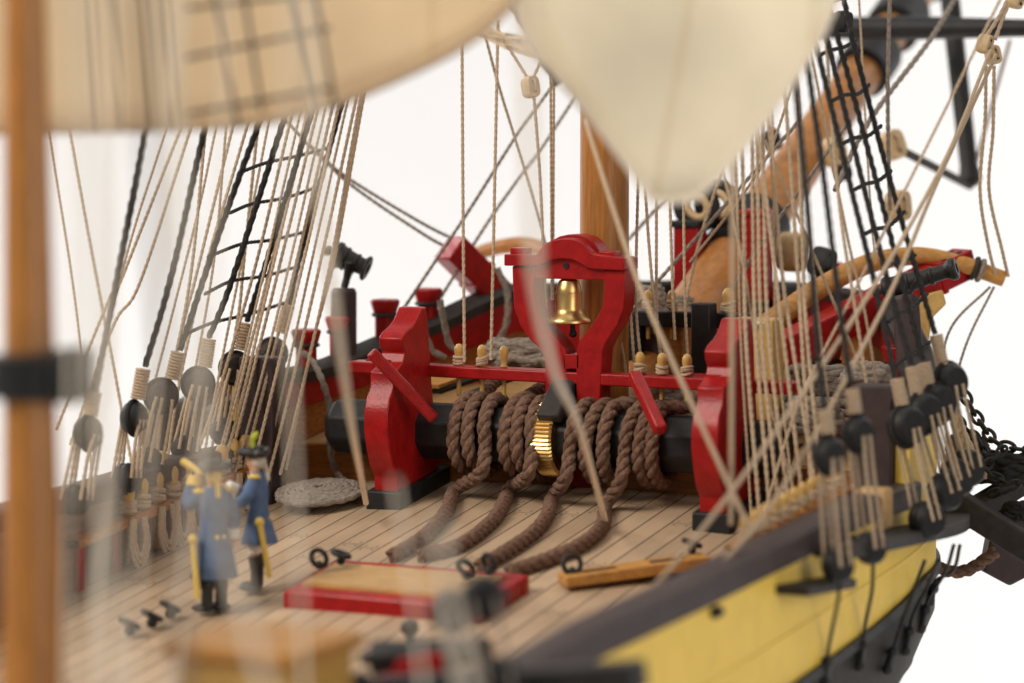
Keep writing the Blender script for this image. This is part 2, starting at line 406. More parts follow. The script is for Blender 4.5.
# the low step behind the windlass
st = thing('deck_step_beam', (XC, 1.8, .2), 'varnished orange board step across the deck behind the windlass', 'deck beam')
pts = [(XC-8.4, 1.55, 0)]+[(XC+8.4*t, 1.55+.9*(1-t*t)*0+.0, 0) for t in (-.5, 0, .5, 1)]
b = MB(); n = 24; rows = [[], [], [], []]
for i in range(n+1):
    t = -1+2*i/n; x = XC+8.5*t; y = 1.02-.12*t*t
    z = deckz(y)-.35*t*t*.8
    rows[0].append(Vector((x, y, z-.05))); rows[1].append(Vector((x, y, z+.95))); rows[2].append(Vector((x, y+.6, z+.95))); rows[3].append(Vector((x, y+.6, z-.05)))
b.grid(rows).build('riser_board', ORANGEW, st, bevel=.03)
b = MB(); b.grid([[p+Vector((0, .25, .012)) for p in rows[1]], [Vector((XC+(p.x-XC)*.9, 6, deckz(6)+1.0)) for p in rows[1]], [Vector((XC+(p.x-XC)*.42, 11, deckz(11)+1.0)) for p in rows[1]]])
b.build('platform_planks', PLANKW, st)

# ================================================================== WINDLASS
BZ, BR = 1.50, .73
wl = thing('windlass', (XC, 0, 0), 'black eight-sided windlass barrel between two scrolled red cheeks, wound with brown cable', 'windlass')
b = MB(); xl, xr = at(321, 430, Y=-.7).x, at(797, 447, Y=.7).x
def octo(x, r): return [Vector((x, r*math.cos(math.pi/8+k*math.pi/4), BZ+r*math.sin(math.pi/8+k*math.pi/4))) for k in range(8)]
b.grid([octo(xl, BR*.8), octo(xl+.18, BR), octo(-4.9, BR*1.03), octo(xr-.18, BR*1.0), octo(xr, BR*.8)], True)
b.f += [list(range(8))[::-1], list(range(32, 40))]
b.build('barrel', BLACK, wl, bevel=.06, ang=20)
# pawl rim: toothed brass ring
b = MB(); x0, x1 = at(533, 440, Y=-BR).x, at(554, 441, Y=-BR).x; n = 60; rows = []
def ringprof(x, ro):
    return [Vector((x, (ro-(.03 if j % 2 else 0))*math.cos(2*math.pi*j/(2*n)), BZ+(ro-(.03 if j % 2 else 0))*math.sin(2*math.pi*j/(2*n)))) for j in range(2*n)]
b.grid([ringprof(x0, BR*.9), ringprof(x0, BR+.2), ringprof(x0+.05, BR+.26), ringprof(x1-.05, BR+.26), ringprof(x1, BR+.2), ringprof(x1, BR*.9)], True)
b.build('pawl_rim', BRASS, wl, ang=25)
# cheeks: the profile is read in the fore-and-aft plane of the cheek
prof_px = [(376.5, 491), (376.5, 476), (372, 466), (368.5, 450), (366, 430), (366, 412), (368.5, 398), (372.5, 387), (373, 372), (382, 362), (384, 352), (381.5, 346), (380.5, 338), (384, 332), (391, 326), (396, 319), (401, 307)]
prof_back = [(428, 300), (437, 318), (441, 335), (441, 370), (446, 400), (449, 430), (446, 455), (441, 466)]
XL = -4.35
def cheekprof(X, dx, dy):
    a = [at(px+dx, py+dy, X=X) for px, py in prof_px]
    return a
PL = [(p.y, p.z) for p in (at(px, py, X=XL) for px, py in prof_px)]
ybase = PL[0][0]; zbase = PL[0][1]
back = [(-.1, 4.66), (0, 4.37), (.08, 3.93), (.15, 3.16), (.3, 2.25), (.5, 1.5), (.6, .7), (.6, .35)]
print('PL', [(round(a, 2), round(c, 2)) for a, c in PL])
for X, lab in ((-4.42, None), (4.48, None)):
    sh = 0 if X < 0 else -.06
    front = [(y+sh, z) for y, z in PL]
    poly = [(X, y, z) for y, z in front]+[(X, y, z) for y, z in back]
    ck = MB().prism(poly, (.68, 0, 0)).build('cheek', RED, wl, bevel=.035)
    MB().box((X+.34, front[3][0]*.98-.002, 3.42), (.70, .05, .05)).build('moulding', RED, ck)
    # foot block on the deck
    z0 = deckz(-1.6)-.1; f = MB()
    ya, yb = -1.75, .93
    f.prism([(X-.16, ya, deckz(ya)-.12), (X-.16, ya, deckz(ya)+.36), (X-.16, yb, deckz(yb)+.36), (X-.16, yb, deckz(yb)-.12)], (1.0, 0, 0))
    f.build('foot_block', BLACK, ck, bevel=.04)
# brace lever on either side
for (a, c) in (((371, 352), (434, 419)), ((634, 374), (661, 431))):
    p0 = at(*a, Y=-2.25 if a[0] < 500 else -.75); p1 = at(*c, Y=-1.3 if a[0] < 500 else -1.8)
    MB().beam(p0, p1, .3, .3).build('brace_bar', RED, wl, bevel=.06)
# pin rail through the cheeks
PRY = .32
pa, pb = at(353, 366, Y=PRY), at(796, 388, Y=PRY)
b = MB().beam(pa, pb, .62, .3); b.build('pin_rail', RED, wl, bevel=.04)
def railz(x): return pa.z+(pb.z-pa.z)*(x-pa.x)/(pb.x-pa.x)+.16
# pawl and pawl bitt
pc = at(583, 470, Y=1.35)
b = MB().box((pc.x, 1.25, 1.6), (.9, .6, 3.6)); b.build('pawl_bitt', RED, wl, bevel=.05)
p0 = at(566, 372, Y=.75); p1 = at(553, 412, Y=-.55)
b = MB().prism([(p1.x-.3, -.95, p1.z-.05), (p1.x-.3, -.75, p1.z-.25), (p1.x-.3, .4, p0.z-1.0), (p1.x-.3, .6, p0.z), (p1.x-.3, .2, p0.z+.02), (p1.x-.3, -.3, p0.z-.35)], (.62, 0, 0)); b.build('pawl', GREYBLK, wl, bevel=.06)

# ---------------------------------------------------------------- belfry and bell
BY = .0
bf = thing('belfry', (at(575, 370, Y=BY).x, BY, railz(.7)), 'red lyre-shaped bell frame with a rounded crest standing on the pin rail', 'bell frame')
def py_(pts, Y=BY): return [at(x, y, Y=Y) for x, y in pts]
outl = [(512, 266), (512.5, 285), (514, 308), (520, 326), (531, 341), (541, 350), (545, 360), (545, 372), (545, 404)]
innl = [(534, 267), (534, 285), (535, 306), (540, 318), (549, 330), (559, 341), (565, 350), (566, 370), (561, 404)]
outr = [(625, 270), (625, 290), (623.5, 310), (617, 326), (608, 339), (603, 350), (602, 362), (601, 374), (600, 408)]
innr = [(604, 270), (604, 290), (602, 307), (596, 319), (587, 331), (579, 341), (576, 350), (576, 372), (576, 408)]
D_ = (0, .62, 0)
b = MB().ribbon(py_(outl), py_(innl), D_); b.build('left_upright', RED, bf, bevel=.03)
b = MB().ribbon(py_(innr), py_(outr), D_); b.build('right_upright', RED, bf, bevel=.03)
b = MB().prism([p+Vector((0, .02, 0)) for p in py_([(532, 278.5), (606, 280), (606, 258), (590, 252), (550, 251), (532, 256)])], (0, .55, 0)); b.build('head_panel', RED, bf, bevel=.02)
bm = [(506, 254), (538, 254.5), (541, 249), (547, 243.5), (555, 239.5), (564, 238), (573, 238), (581, 240.5), (588, 246), (593, 252.5), (598, 254), (626, 258), (626, 270.5), (594, 269), (587, 267), (581, 263), (574, 259.5), (564, 258.5), (553, 260), (545, 263.5), (539, 266), (506, 265.5)]
b = MB().prism([p+Vector((0, -.12, 0)) for p in py_(bm)], (0, .86, 0)); cb = b.build('crest_beam', RED, bf, bevel=.03)
arch_o = [(540, 252), (546, 243), (555, 238), (564, 236), (574, 236), (583, 239), (590, 245), (596, 254)]
arch_i = [(545, 254), (551, 246), (558, 242), (565, 240.5), (573, 240.5), (580, 243), (585, 248), (590, 255)]
b = MB().ribbon([p+Vector((0, .25, .03)) for p in py_(arch_o)], [p+Vector((0, .25, 0)) for p in py_(arch_i)], (0, .6, 0)); b.build('crest_arch', RED, bf, bevel=.02)
for px, py in ((521, 251.5), (610, 255)):
    p = at(px, py, Y=BY+.25); MB().box(p, (.42, .42, .2)).build('cap_block', RED, bf, bevel=.03)
p = at(565.5, 266, Y=BY-.02); MB().lathe([(.075, 0), (.075, .06)], p, (0, 1, 0), 16).build('bell_bolt_hole', BLACK, bf)
b = MB().prism(py_([(563, 354), (579, 354.5), (579, 369), (563, 369)]), (0, .5, 0)); b.build('sill', RED, bf, bevel=.02)
pbell = at(568.8, 277.5, Y=BY+.32)
bl = thing('ship_bell', pbell, 'polished brass ship bell hanging in the red bell frame', 'bell')
k = 1/37.2
b = MB().lathe([(.02, -.0), (5*k, -.2*k), (9*k, -3*k), (11.5*k, -9*k), (12*k, -13*k), (12*k, -13.6*k), (12.4*k, -14*k), (12.4*k, -29*k), (13*k, -31*k), (15.5*k, -34.5*k), (19.5*k, -38*k), (20.5*k, -40*k), (20.5*k, -41.5*k), (19*k, -42.5*k), (17*k, -42*k), (11*k, -30*k)], pbell, n=40)
b.build('bell_body', BRASS, bl, ang=30)
b = MB().torus(pbell+Vector((0, 0, .08)), .1, .035, (1, 0, 0)); b.build('crown_loop', BRASS, bl)
b = MB().tube([pbell-Vector((-.05, 0, .7)), pbell-Vector((-.12, 0, 1.35))], [.05, .07], 8).ball(pbell-Vector((-.12, 0, 1.4)), .1); b.build('clapper', IRON, bl)

# ---------------------------------------------------------------- belaying pins
def pin(p, s, label, group, brass=True, lash=True, h=1.0):
    t = thing('belaying_pin', p, label, 'belaying pin', group)
    pr = [(.055, -.75), (.06, -.2), (.07, 0), (.1, .02), (.075, .06), (.085, .18), (.115, .32), (.115, .42), (.07, .5), (.02, .52)]
    MB().lathe([(r*s, z*s*h) for r, z in pr], p, n=12).build('shaft', PINW if brass else BRASS, t)
    if lash:
        for i in range(3): 
            MB().torus(p+Vector((0, 0, (.06+.07*i)*s)), .115*s, .045*s, (random.uniform(-.3, .3), random.uniform(-.3, .3), 1), 14, 6).build('rope_turn', TANROPE, t)
    return t
G = 'belaying pins in the red windlass rail'
for px, lash, lab in ((459, 1, 'brass-coloured belaying pin in red rail, the one nearest the left windlass cheek'), (482, 1, 'roped belaying pin in red rail, middle of the three left of the bell'), (504, 0, 'bare belaying pin without rope in red rail, just left of the bell frame'),
                  (640, 1, 'roped belaying pin in red rail just right of the mast'), (662, 1, 'roped belaying pin in red rail midway between mast and right cheek'), (687, 1, 'roped belaying pin in red rail against the right windlass cheek')):
    p = at(px, 365, Y=PRY-.02); p.z = railz(p.x); pin(p, 1.05, lab, G, True, lash)

# ---------------------------------------------------------------- four anchor cables
def cable(label, tail_px, xs, mirror, fwd):
    r = .175; R = BR+r*.9
    pts = [at(px, py, deck=r*.9) for px, py in tail_px]
    pts = pts[:-1]+[pts[-1]]
    x = xs[0]
    pts.append(Vector((x, -R-.22, BZ-.85)))
    for i in range(len(xs)):
        xa = xs[i]; xb = xs[i+1] if i+1 < len(xs) else xs[i]
        ang = [200, 160, 125, 90, 55, 20, -20, -60, -95, -130] if i < len(xs)-1 else [200, 160, 125, 95]
        if i: ang = ang if i == len(xs)-1 else ang
        for j, a in enumerate(ang):
            if i == 0 and j == 0: a = 195
            t = j/10; rr = R+(.08 if -150 < a < -20 or a == 200 and i else 0)
            pts.append(Vector((xa+(xb-xa)*t, rr*math.cos(math.radians(a)), BZ+rr*math.sin(math.radians(a)))))
    for f in fwd: pts.append(Vector(f))
    o = strands(MB(), pts, r).build('anchor_cable', CABLE, loc=pts[0])
    tag(o, label, 'rope', 'brown anchor cables on the windlass')
def bx(px): return at(px, 420, Y=-1.2).x
def fx(px): return at(px, 380, Y=3).x
cable('brown three-strand cable, leftmost of the four on the barrel', [(392, 556), (418, 541), (436, 525), (448, 508), (455, 490)], [bx(479), bx(463), bx(448)], 1, [(bx(446)+.1, .6, 2.4), (fx(505), 4, 3.0), (fx(540), 8, 3.3)])
cable('brown three-strand cable, coming off the turns just left of the brass rim', [(420, 556), (460, 545), (492, 521), (504, 502), (510, 488)], [bx(526), bx(512), bx(499)], 1, [(bx(500), .7, 2.5), (fx(560), 4, 2.9), (fx(575), 8, 3.2)])
cable('brown three-strand cable, dropping close beside the right edge of the brass rim', [(480, 566), (505, 552), (534, 532), (548, 514), (552, 498)], [bx(564), bx(580), bx(598)], -1, [(bx(612), .7, 2.5), (fx(650), 4, 2.7), (fx(690), 8, 3.1)])
cable('brown three-strand cable, rightmost on the barrel, below the right brace bar', [(508, 572), (545, 560), (580, 545), (602, 526), (606, 505)], [bx(619), bx(634), bx(647)], -1, [(bx(668), .7, 2.4), (fx(700), 3, 2.6), (fx(720), 8, 3.0)])

# ================================================================== MASTS AND BOWSPRIT
mp_ = at(605, 440, X=XC)
FY = at(604, 400, X=XC).y
print('foremast Y', FY)
fm = thing('foremast', (XC, FY, deckz(FY)), 'varnished brown wooden mast right behind the bell', 'mast')
dm = (Vector((XC, FY, 5))-CAM).dot(HV); rm = 24.5/F*dm
MB().lathe([(rm*1.02, deckz(FY)-.5), (rm, 6), (rm*.97, 30), (rm*.9, 45)], (XC, FY, 0), n=40).build('mast_pole', MASTW, fm)
MB().lathe([(rm*1.35, deckz(FY)+.9), (rm*1.35, deckz(FY)+1.25), (rm*1.05, deckz(FY)+1.5)], (XC, FY, 0), n=40).build('mast_coat', GREYBLK, fm)
# mainmast, close to the camera
DMAIN = 50.0
pm = at(30, 400, D=DMAIN)
mm = thing('mainmast', (pm.x, pm.y, -4), 'thick varnished wooden mast close in front at the left edge, with a black band', 'mast')
rmm = 26/F*DMAIN
ma, mb_ = at(34.5, 780, D=DMAIN), at(22.5, -200, D=DMAIN)
MB().lathe([(32/F*DMAIN, 0), (18/F*DMAIN, (mb_-ma).length)], ma, mb_-ma, n=40).build('mast_pole', MASTW, mm)
z1, z2 = at(30, 400, D=DMAIN).z, at(30, 352, D=DMAIN).z
MB().lathe([(rmm*1.02, z1), (rmm*1.5, z1+.06), (rmm*1.55, z2-.06), (rmm*1.02, z2)], (pm.x, pm.y, 0), n=40).build('iron_band', BLACK, mm)
MB().box((pm.x+rmm*1.9, pm.y, (z1+z2)/2+.05), (rmm*1.1, .7, (z2-z1)*1.15)).build('band_bracket', BLACK, mm, bevel=.1)

# bowsprit: steeved up forward on the centreline
def onc(px, py): return at(px, py, X=XC+.2)
ba, bb = onc(655, 372), onc(905, 10)
bs = thing('bowsprit', ba, 'varnished wooden bowsprit rising to the top right, banded in black', 'bowsprit')
dirb = (bb-ba).normalized(); lenb = (bb-ba).length
print('bowsprit', ba, bb, lenb)
def rb(px, w): return w/2/F*((onc(*px)-CAM).dot(HV))
r0, r1 = rb((720, 290), 58), rb((880, 40), 38)
MB().lathe([(r0*1.05, -3), (r0, lenb*.25), (r1, lenb*.95), (r1*.85, lenb*1.5)], ba, dirb, n=32).build('spar', SPARW, bs)
def tof(py):
    lo, hi = 0, 2
    for _ in range(40):
        m = (lo+hi)/2; v = ba+dirb*lenb*m-CAM
        if CY-F*v.dot(UV)/v.dot(HV) > py: lo = m
        else: hi = m
    return lo
for y0, y1, rr, nm in ((262, 222, 1.25, 'gammoning'), (74, 52, 1.35, 'black_band'), (30, 10, 1.45, 'black_band'), (-20, -30, 1.4, 'black_band')):
    t0, t1 = tof(y0), tof(y1); r = r0+(r1-r0)*min(max((t0-.25)/.7, 0), 1)
    MB().lathe([(r, lenb*t0), (r*rr, lenb*t0+.08), (r*rr, lenb*t1-.08), (r, lenb*t1)], ba, dirb, n=28).build(nm, BLACK, bs)
# knightheads
for (px, py0, py1, Y, w, lab) in ((690, 226, 330, 9.2, .75, 'red knighthead post left of the bowsprit, partly hidden'), (757, 215, 300, 9.2, .72, 'red knighthead post right of the bowsprit behind pale lines')):
    a, c = at(px, py0, Y=Y), at(px, py1, Y=Y)
    t = thing('knighthead', c, lab, 'timber post')
    MB().box(((a+c)/2), (w, .7, (a-c).length)).build('post', RED, t, bevel=.06)
    MB().box(a+Vector((0, 0, .06)), (w*1.15, .85, .2)).build('cap', BLACK if px < 720 else RED, t, bevel=.05)
# black forebitts
fbY = 3.4
t = thing('fore_bitts', at(705, 372, Y=fbY), 'black timber bitt frame with crossbeam behind the right windlass cheek', 'bitts')
for px in (704,):
    a, c = at(px, 303, Y=fbY), at(px, 385, Y=fbY); MB().beam(c, a, .52, .52, up=(0, 1, 0)).build('post', BLACK, t, bevel=.04)
a, c = at(772, 300, Y=fbY+.2), at(772, 385, Y=fbY+.2)
a, c = at(634, 318, Y=fbY+.55), at(757, 321, Y=fbY+.55); MB().beam(a, c, .45, .4).build('crossbeam', BLACK, t, bevel=.04)
MB().beam(at(634, 312, Y=fbY+.55), at(634, 385, Y=fbY+.55), .5, .5, up=(0, 1, 0)).build('post', BLACK, t, bevel=.04)
p = at(728, 313, Y=fbY+.55); pin(p, 1.25, 'brass belaying pin on the black bitt crossbeam', None, True, True)
for px, lab in ((648, 'thin belaying pin on the black crossbeam close to the mast'), (672, 'thin belaying pin on the black crossbeam left of its upright')):
    p = at(px, 310, Y=fbY+.55); pin(p, 1.0, lab, 'pins on the black bitts', True, True)

# ================================================================== BITS ROUND THE BOW
def timberhead(px, py, Y=None, D=None, s=1.0, label='', h=.9):
    p = at(px, py, D=D) if D else at(px, py, Y=Y)
    t = thing('timberhead', p-Vector((0, 0, h)), label, 'timber head', 'red-capped timberheads on the bow rail')
    w = .46*s
    b = MB(); q = lambda ww, z: [p+Vector((x*ww, y*ww, z)) for x, y in ((-1, -.6), (-.6, -1), (.6, -1), (1, -.6), (1, .6), (.6, 1), (-.6, 1), (-1, .6))]
    b.grid([q(w*.72, -h*1.5), q(w*.72, -.62*s), q(w*.78, -.56*s), q(w*1.02, -.14*s), q(w*1.02, -.06*s), q(w*.85, 0)], True); b.f.append(list(range(40, 48)))
    b.build('head', RED, t, bevel=.02, ang=25)
    b = MB(); b.torus(p-Vector((0, 0, .58*s)), w*.95, .07*s, n=16); b.build('neck_ring', GREYBLK, t)
    return t
def onport(px, py): return athull(px, py, -1, -.3)
for px, py, lab in ((306, 329, 'red-capped timberhead with rope hung on it, leftmost on the port bow rail'), (340, 316, 'red-capped timberhead in front of the swivel gun post'), (385, 299, 'red-capped timberhead wound with grey rope, right of the swivel gun'), (428, 288, 'red-capped timberhead just above the top of the left windlass cheek')):
    y = onport(px, py).y; timberhead(px, py, D=(Vector((XC-halfb(y, -.3), y, 2))-CAM).dot(HV), label=lab, s=.74)
for px, py, D, lab in ((867, 362, 75, 'red-capped timberhead on the starboard rail above the heaped grey rope'), (899, 345, 77.5, 'red-capped timberhead on the starboard rail behind the black shrouds'), (828, 262, 84, 'red-capped timberhead showing above the right curved boom'), (826, 343, 79, 'red-capped timberhead under the starboard cathead')):
    timberhead(px, py, D=D, label=lab, s=.85)

def swivel(base, mount, muzzle, breech, label, postw, gl):
    """base/mount: post ends; muzzle/breech: barrel ends"""
    t = thing('swivel_gun', base, label, 'swivel gun', 'swivel guns on the bow')
    b = MB(); h = (mount-base).length
    b.lathe([(postw, 0), (postw, h-.12), (postw*.85, h)], base, mount-base, n=8); b.build('post', TIMBER, t, bevel=.03, ang=20)
    d = (muzzle-breech).normalized(); L = (muzzle-breech).length
    b = MB(); prof = [(.03, -.32), (.11, -.28), (.13, -.2), (.07, -.12), (.1, -.06), (.3, 0), (.33, .05), (.33, .13), (.29, .16), (.27, L*.3), (.29, L*.31), (.29, L*.35), (.25, L*.36), (.22, L*.62), (.25, L*.63), (.25, L*.67), (.21, L*.68), (.2, L*.84), (.3, L*.92), (.31, L*.97), (.27, L), (.14, L), (.12, L-.2)]
    b.lathe([(r*gl, z) for r, z in prof], breech, d, n=24); b.build('barrel', IRON, t, ang=25)
    b = MB(); mid = breech.lerp(muzzle, .5); b.tube(smooth([mount, mount+(mid-mount)*.35, mid+d.cross(Vector((0, 0, 1)))*.3*gl], 6), .09*gl, 8)
    b.tube(smooth([mount, mount+(mid-mount)*.35, mid-d.cross(Vector((0, 0, 1)))*.3*gl], 6), .09*gl, 8); b.build('yoke', IRON, t)
    return t
y = onport(346, 330).y; Dp = (Vector((XC-halfb(y, -.3), y, 3))-CAM).dot(HV)
swivel(at(344, 365, D=Dp), at(344, 288, D=Dp), at(368, 269, D=Dp-.05), at(335, 254, D=Dp+.1), 'small black swivel gun on an eight-sided post, left bow, clear against white', .36, 1.15)
swivel(at(912, 385, D=75.4), at(905, 296, D=75.8), at(957, 268, D=75.6), at(884, 290, D=76.2), 'small black swivel gun pointing right among the starboard shrouds', .36, .95)

def cathead(px_a, px_b, Da, Db, w, h, label, up):
    a, c = at(*px_a, D=Da), at(*px_b, D=Db)
    t = thing('cathead', a, label, 'cathead', 'red catheads at the bow')
    MB().beam(a, c, w, h, up=up).build('beam', RED, t, bevel=.05)
    d = (c-a).normalized(); x = d.cross(Vector(up)).normalized(); z = x.cross(d)
    for s in (-.22, .22):
        MB().beam(c-d*.95+x*w*s+z*(h/2+.005), c-d*.25+x*w*s+z*(h/2+.005), w*.17, .03, up=up).build('sheave_slot', BLACK, t)
    MB().beam(c-d*1.3, c-d*1.15, w*1.08, h*1.08, up=up).build('iron_strap', RED, t)
    return t
cathead((772, 355), (966, 262), 77, 80.5, .78, .78, 'red starboard cathead reaching up and right behind the black shrouds', (0, 0, 1))
cathead((520, 318), (449, 247), 84.5, 83, .8, .82, 'red port cathead pointing up left, left of the bell frame', (0, 0, 1))
b = MB(); p = at(925, 305, D=79.5); b.prism([at(918, 296, D=79.5), at(940, 290, D=79.5), at(944, 304, D=79.5), at(930, 318, D=79.5), at(926, 345, D=79.5), at(915, 350, D=79.5)], -RV.cross(UV)*-.5)
tag(b.build('bracket_knee', PINW, loc=p, bevel=.05), 'yellow knee bracket under the starboard cathead', 'bracket')

# bumpkins (curved booms)
def boom(pxs, w, label, tip=True):
    pts = [at(x, y, D=D) for x, y, D in pxs]
    t = thing('bumpkin', pts[0], label, 'boom', 'curved bumpkins at the bow')
    P = smooth(pts, 8); n = len(P)
    MB().tube(P, [w*(1-.35*i/(n-1)) for i in range(n)], 14).build('spar', HATCHW if tip else SPARW, t)
    return P, t
P, t = boom([(690, 372, 78), (725, 350, 78), (770, 322, 78.5), (820, 288, 79), (868, 264, 79.5), (915, 256, 80), (958, 263, 80), (1004, 279, 80)], .33, 'long curved varnished boom sweeping right to a roped tip, starboard bow')
for k in (.925, .945): 
    i = int(k*(len(P)-1)); MB().torus(P[i], .27, .07, P[i+1]-P[i-1], 16).build('rope_lashing', GREYBLK if k < .94 else GREYROPE, t)
boom([(600, 300, 86), (560, 262, 86.5), (530, 246, 87), (500, 247, 87.2), (470, 256, 87.5)], .3, 'curved varnished boom arching behind the port cathead, left of the bell frame', False)

# heaps of rope
def heap(name, label, cx, cy, D, w, h, n, r, m, group=None, turns=1, up=.5):
    c = at(cx, cy, D=D); pts = []
    N = n*18
    for i in range(N):
        a = 2*math.pi*i/18; e = 1-.35*random.random()
        z = h*(.12+.75*i/N)*1.0
        pts.append(c+Vector((math.cos(a)*w*e*(1-.35*i/N), math.sin(a)*w*.62*e*(1-.35*i/N), z-h/2+random.uniform(-.04, .04))))
    o = MB().tube(resample(smooth(pts, 4), r*1.1), r, 8, 2, r*4, .16).build(name, m, loc=c)
    return tag(o, label, 'rope', group)
heap('rope_coil', 'heaped grey rope on the starboard rail right of the red cheek, behind tan lines', 822, 390, 76, 1.25, 1.5, 11, .12, GREYROPE)
heap('rope_coil', 'loose grey rope lying over the starboard rail top below the red timberhead', 868, 372, 74.2, .75, .5, 6, .1, GREYROPE)
heap('rope_coil', 'grey rope heap on the forward deck behind the red rail left of the bell', 520, 352, 79, 1.3, .75, 8, .1, GREYROPE)
heap('rope_coil', 'pale rope coil hanging on the black bitts right of the mast', 652, 300, 80, .5, .9, 7, .09, GREYROPE)
heap('rope_coil', 'brown grey rope coil on the deck between mast and right cheek, under the red rail', 668, 392, 77.5, 1.1, .7, 8, .15, GREYROPE)
heap('rope_coil', 'grey rope coil hanging against the black bitt upright', 683, 310, 80, .35, 1.0, 7, .08, GREYROPE)
# strips and boards on the forward deck behind the windlass
t = thing('deck_board', at(455, 375, Y=3.2), 'orange deck board edged with black strips, seen under the red rail left of the bell', 'board')
for (a, c, w, m, nm) in (((436, 392), (492, 372), .35, BLACK, 'black_strip'), ((470, 394), (545, 366), .28, BLACK, 'black_strip'), ((425, 386), (470, 370), .9, HATCHW, 'board')):
    MB().beam(at(*a, Y=2.6), at(*c, Y=4.6), w, .1).build(nm, m, t)
# white cloth and varnished post right of the mast
t = thing('bow_post', at(760, 400, Y=2.2), 'varnished yellow wooden post behind the right red cheek', 'post')
MB().beam(at(757, 420, Y=2.3), at(757, 318, Y=2.3), 1.15, .8, up=(0, 1, 0)).build('post', PINW, t, bevel=.05)
MB().torus(at(757, 322, Y=2.3), .5, .05, (0, 0, 1), 16).build('white_lashing', WHITECL, t)

# flat coil on the deck with its end hung on the timberhead
c = at(319, 496, deck=.05); pts = []
for i in range(9*20):
    a = 2*math.pi*i/20; rr = .16+.95*i/180*1.0+random.uniform(-.05, .05)
    pts.append(c+Vector((rr*math.cos(a), rr*math.sin(a), .1+SHEER*rr*math.sin(a)+.12*(1-i/180))))
yt = onport(306, 345).y
pts += [c+Vector((1.05, .5, .2)), at(340, 478, Y=.6), at(331, 455, Y=.3), at(329, 430, Y=.3), at(329, 405, Y=.3), at(322, 380, Y=.3), at(313, 362, Y=.8), at(302, 352, Y=.8)]
tag(MB().tube(resample(smooth(pts, 3), .08), .085, 8, 2, .36, .16).build('rope_coil', GREYROPE, loc=c), 'flat round coil of grey rope on the deck by the port bulwark', 'rope')

# ================================================================== DECK FITTINGS
def ringbolt(p, r, t_or_none, ax, label=None, group=None):
    b = MB().torus(p+Vector((0, 0, r*.9)), r, r*.3, ax, 18, 8)
    if t_or_none is not None:
        o = b.build('ring', IRON, t_or_none); MB().ball(p+Vector((0, 0, r*.12)), r*.5).build('eye_bolt', IRON, o); return o
    t = thing('ring_bolt', p, label, 'ring bolt', group); b.build('ring', IRON, t)
    MB().ball(p+Vector((0, 0, r*.15)), r*.6).build('eye_bolt', IRON, t); return t
# hatch with a red coaming
ha = [at(290, 606, deck=0), at(492, 607, deck=0), at(530, 580, deck=0), at(346, 566, deck=0)]
x0, x1, y0, y1 = -2.3, 2.72, -9.65, -7.2
print('hatch', at(346, 559, deck=.4), at(530, 575, deck=.4), at(283, 590, deck=.4), at(283, 606, deck=0))
ht = thing('hatch', ((x0+x1)/2, (y0+y1)/2, deckz(-7.9)), 'deck hatch with a red raised coaming and a pale board cover', 'hatch')
def slab(xa, xb, ya, yb, za, zb):
    return MB().add([(x, y, deckz(y)+z) for x in (xa, xb) for y in (ya, yb) for z in (za, zb)], [(0, 1, 3, 2), (4, 6, 7, 5), (0, 4, 5, 1), (2, 3, 7, 6), (0, 2, 6, 4), (1, 5, 7, 3)])
w = .42
for q in ((x0, x1, y0, y0+w), (x0, x1, y1-w, y1), (x0, x0+w, y0+w+.002, y1-w-.002), (x1-w, x1, y0+w+.002, y1-w-.002)):
    slab(*q, -.1, .38).build('coaming', RED, ht, bevel=.09, seg=3)
slab(x0+.25, x1-w-.02, y0+w+.02, y1-w-.02, .1, .42).build('cover_board', HATCHW, ht, bevel=.03)
cv = slab(x0+.27, x1-w-.04, y0+w+.04, y1-w-.04, .422, .45).build('cover_planks', PLANKW, ht, bevel=.02)
for px, py, ax in ((319, 566, (0, 1, .2)), (341, 562, (.3, .1, 1)), (466, 576, (.2, 1, .6)), (489, 571, (.5, 1, .3))):
    p = at(px, py, deck=.6); ringbolt(p, .2, ht, ax)
# loose ochre plank
a, c = at(562, 580, deck=.15), at(706, 560, deck=.15)
pk = thing('loose_board', a, 'loose ochre board with two dark ring bolts lying on the deck at right of hatch', 'board')
MB().beam(a, c, .78, .26).build('board', HATCHW, pk, bevel=.03)
d = (c-a).normalized(); n_ = d.cross(Vector((0, 0, 1))).normalized()
for k in (.25, .72):
    q = a.lerp(c, k)+Vector((0, 0, .135)); MB().beam(q-d*.4+n_*.05, q+d*.4+n_*.05, .26, .015).build('dark_slot', TIMBER, pk, bevel=.004)
ringbolt(at(572, 572, deck=.3), .2, pk, (.5, -.8, .2)); ringbolt(at(692, 551, deck=.3), .2, pk, (.3, .2, 1))
for px, py, lab in ((130, 632, 'dark ring bolt on the deck, nearest of three to the mast at left'), (152, 624, 'dark ring bolt on the deck, middle one behind the long-coated officer'), (170, 615, 'dark ring bolt on the deck close to the feet of the left officer')):
    ringbolt(at(px, py, deck=.05), .21, None, (.3, .5, 1), lab, 'ring bolts on the deck')
# blurred ochre hatch in the near foreground
a = at(258, 640, D=51)
t = thing('companion_hatch', (a.x, a.y, deckz(a.y)), 'blurred ochre wooden hatch top in the lower left foreground', 'hatch')
MB().box(a+Vector((0, .2, -.1)), (2.6, 2.4, .28)).build('lid', HATCHW, t, bevel=.06)
hz = a.z-.25-deckz(a.y); MB().box((a.x, a.y+.2, a.z-.25-hz/2), (2.3, 2.1, hz)).build('house', PINW, t, bevel=.04)

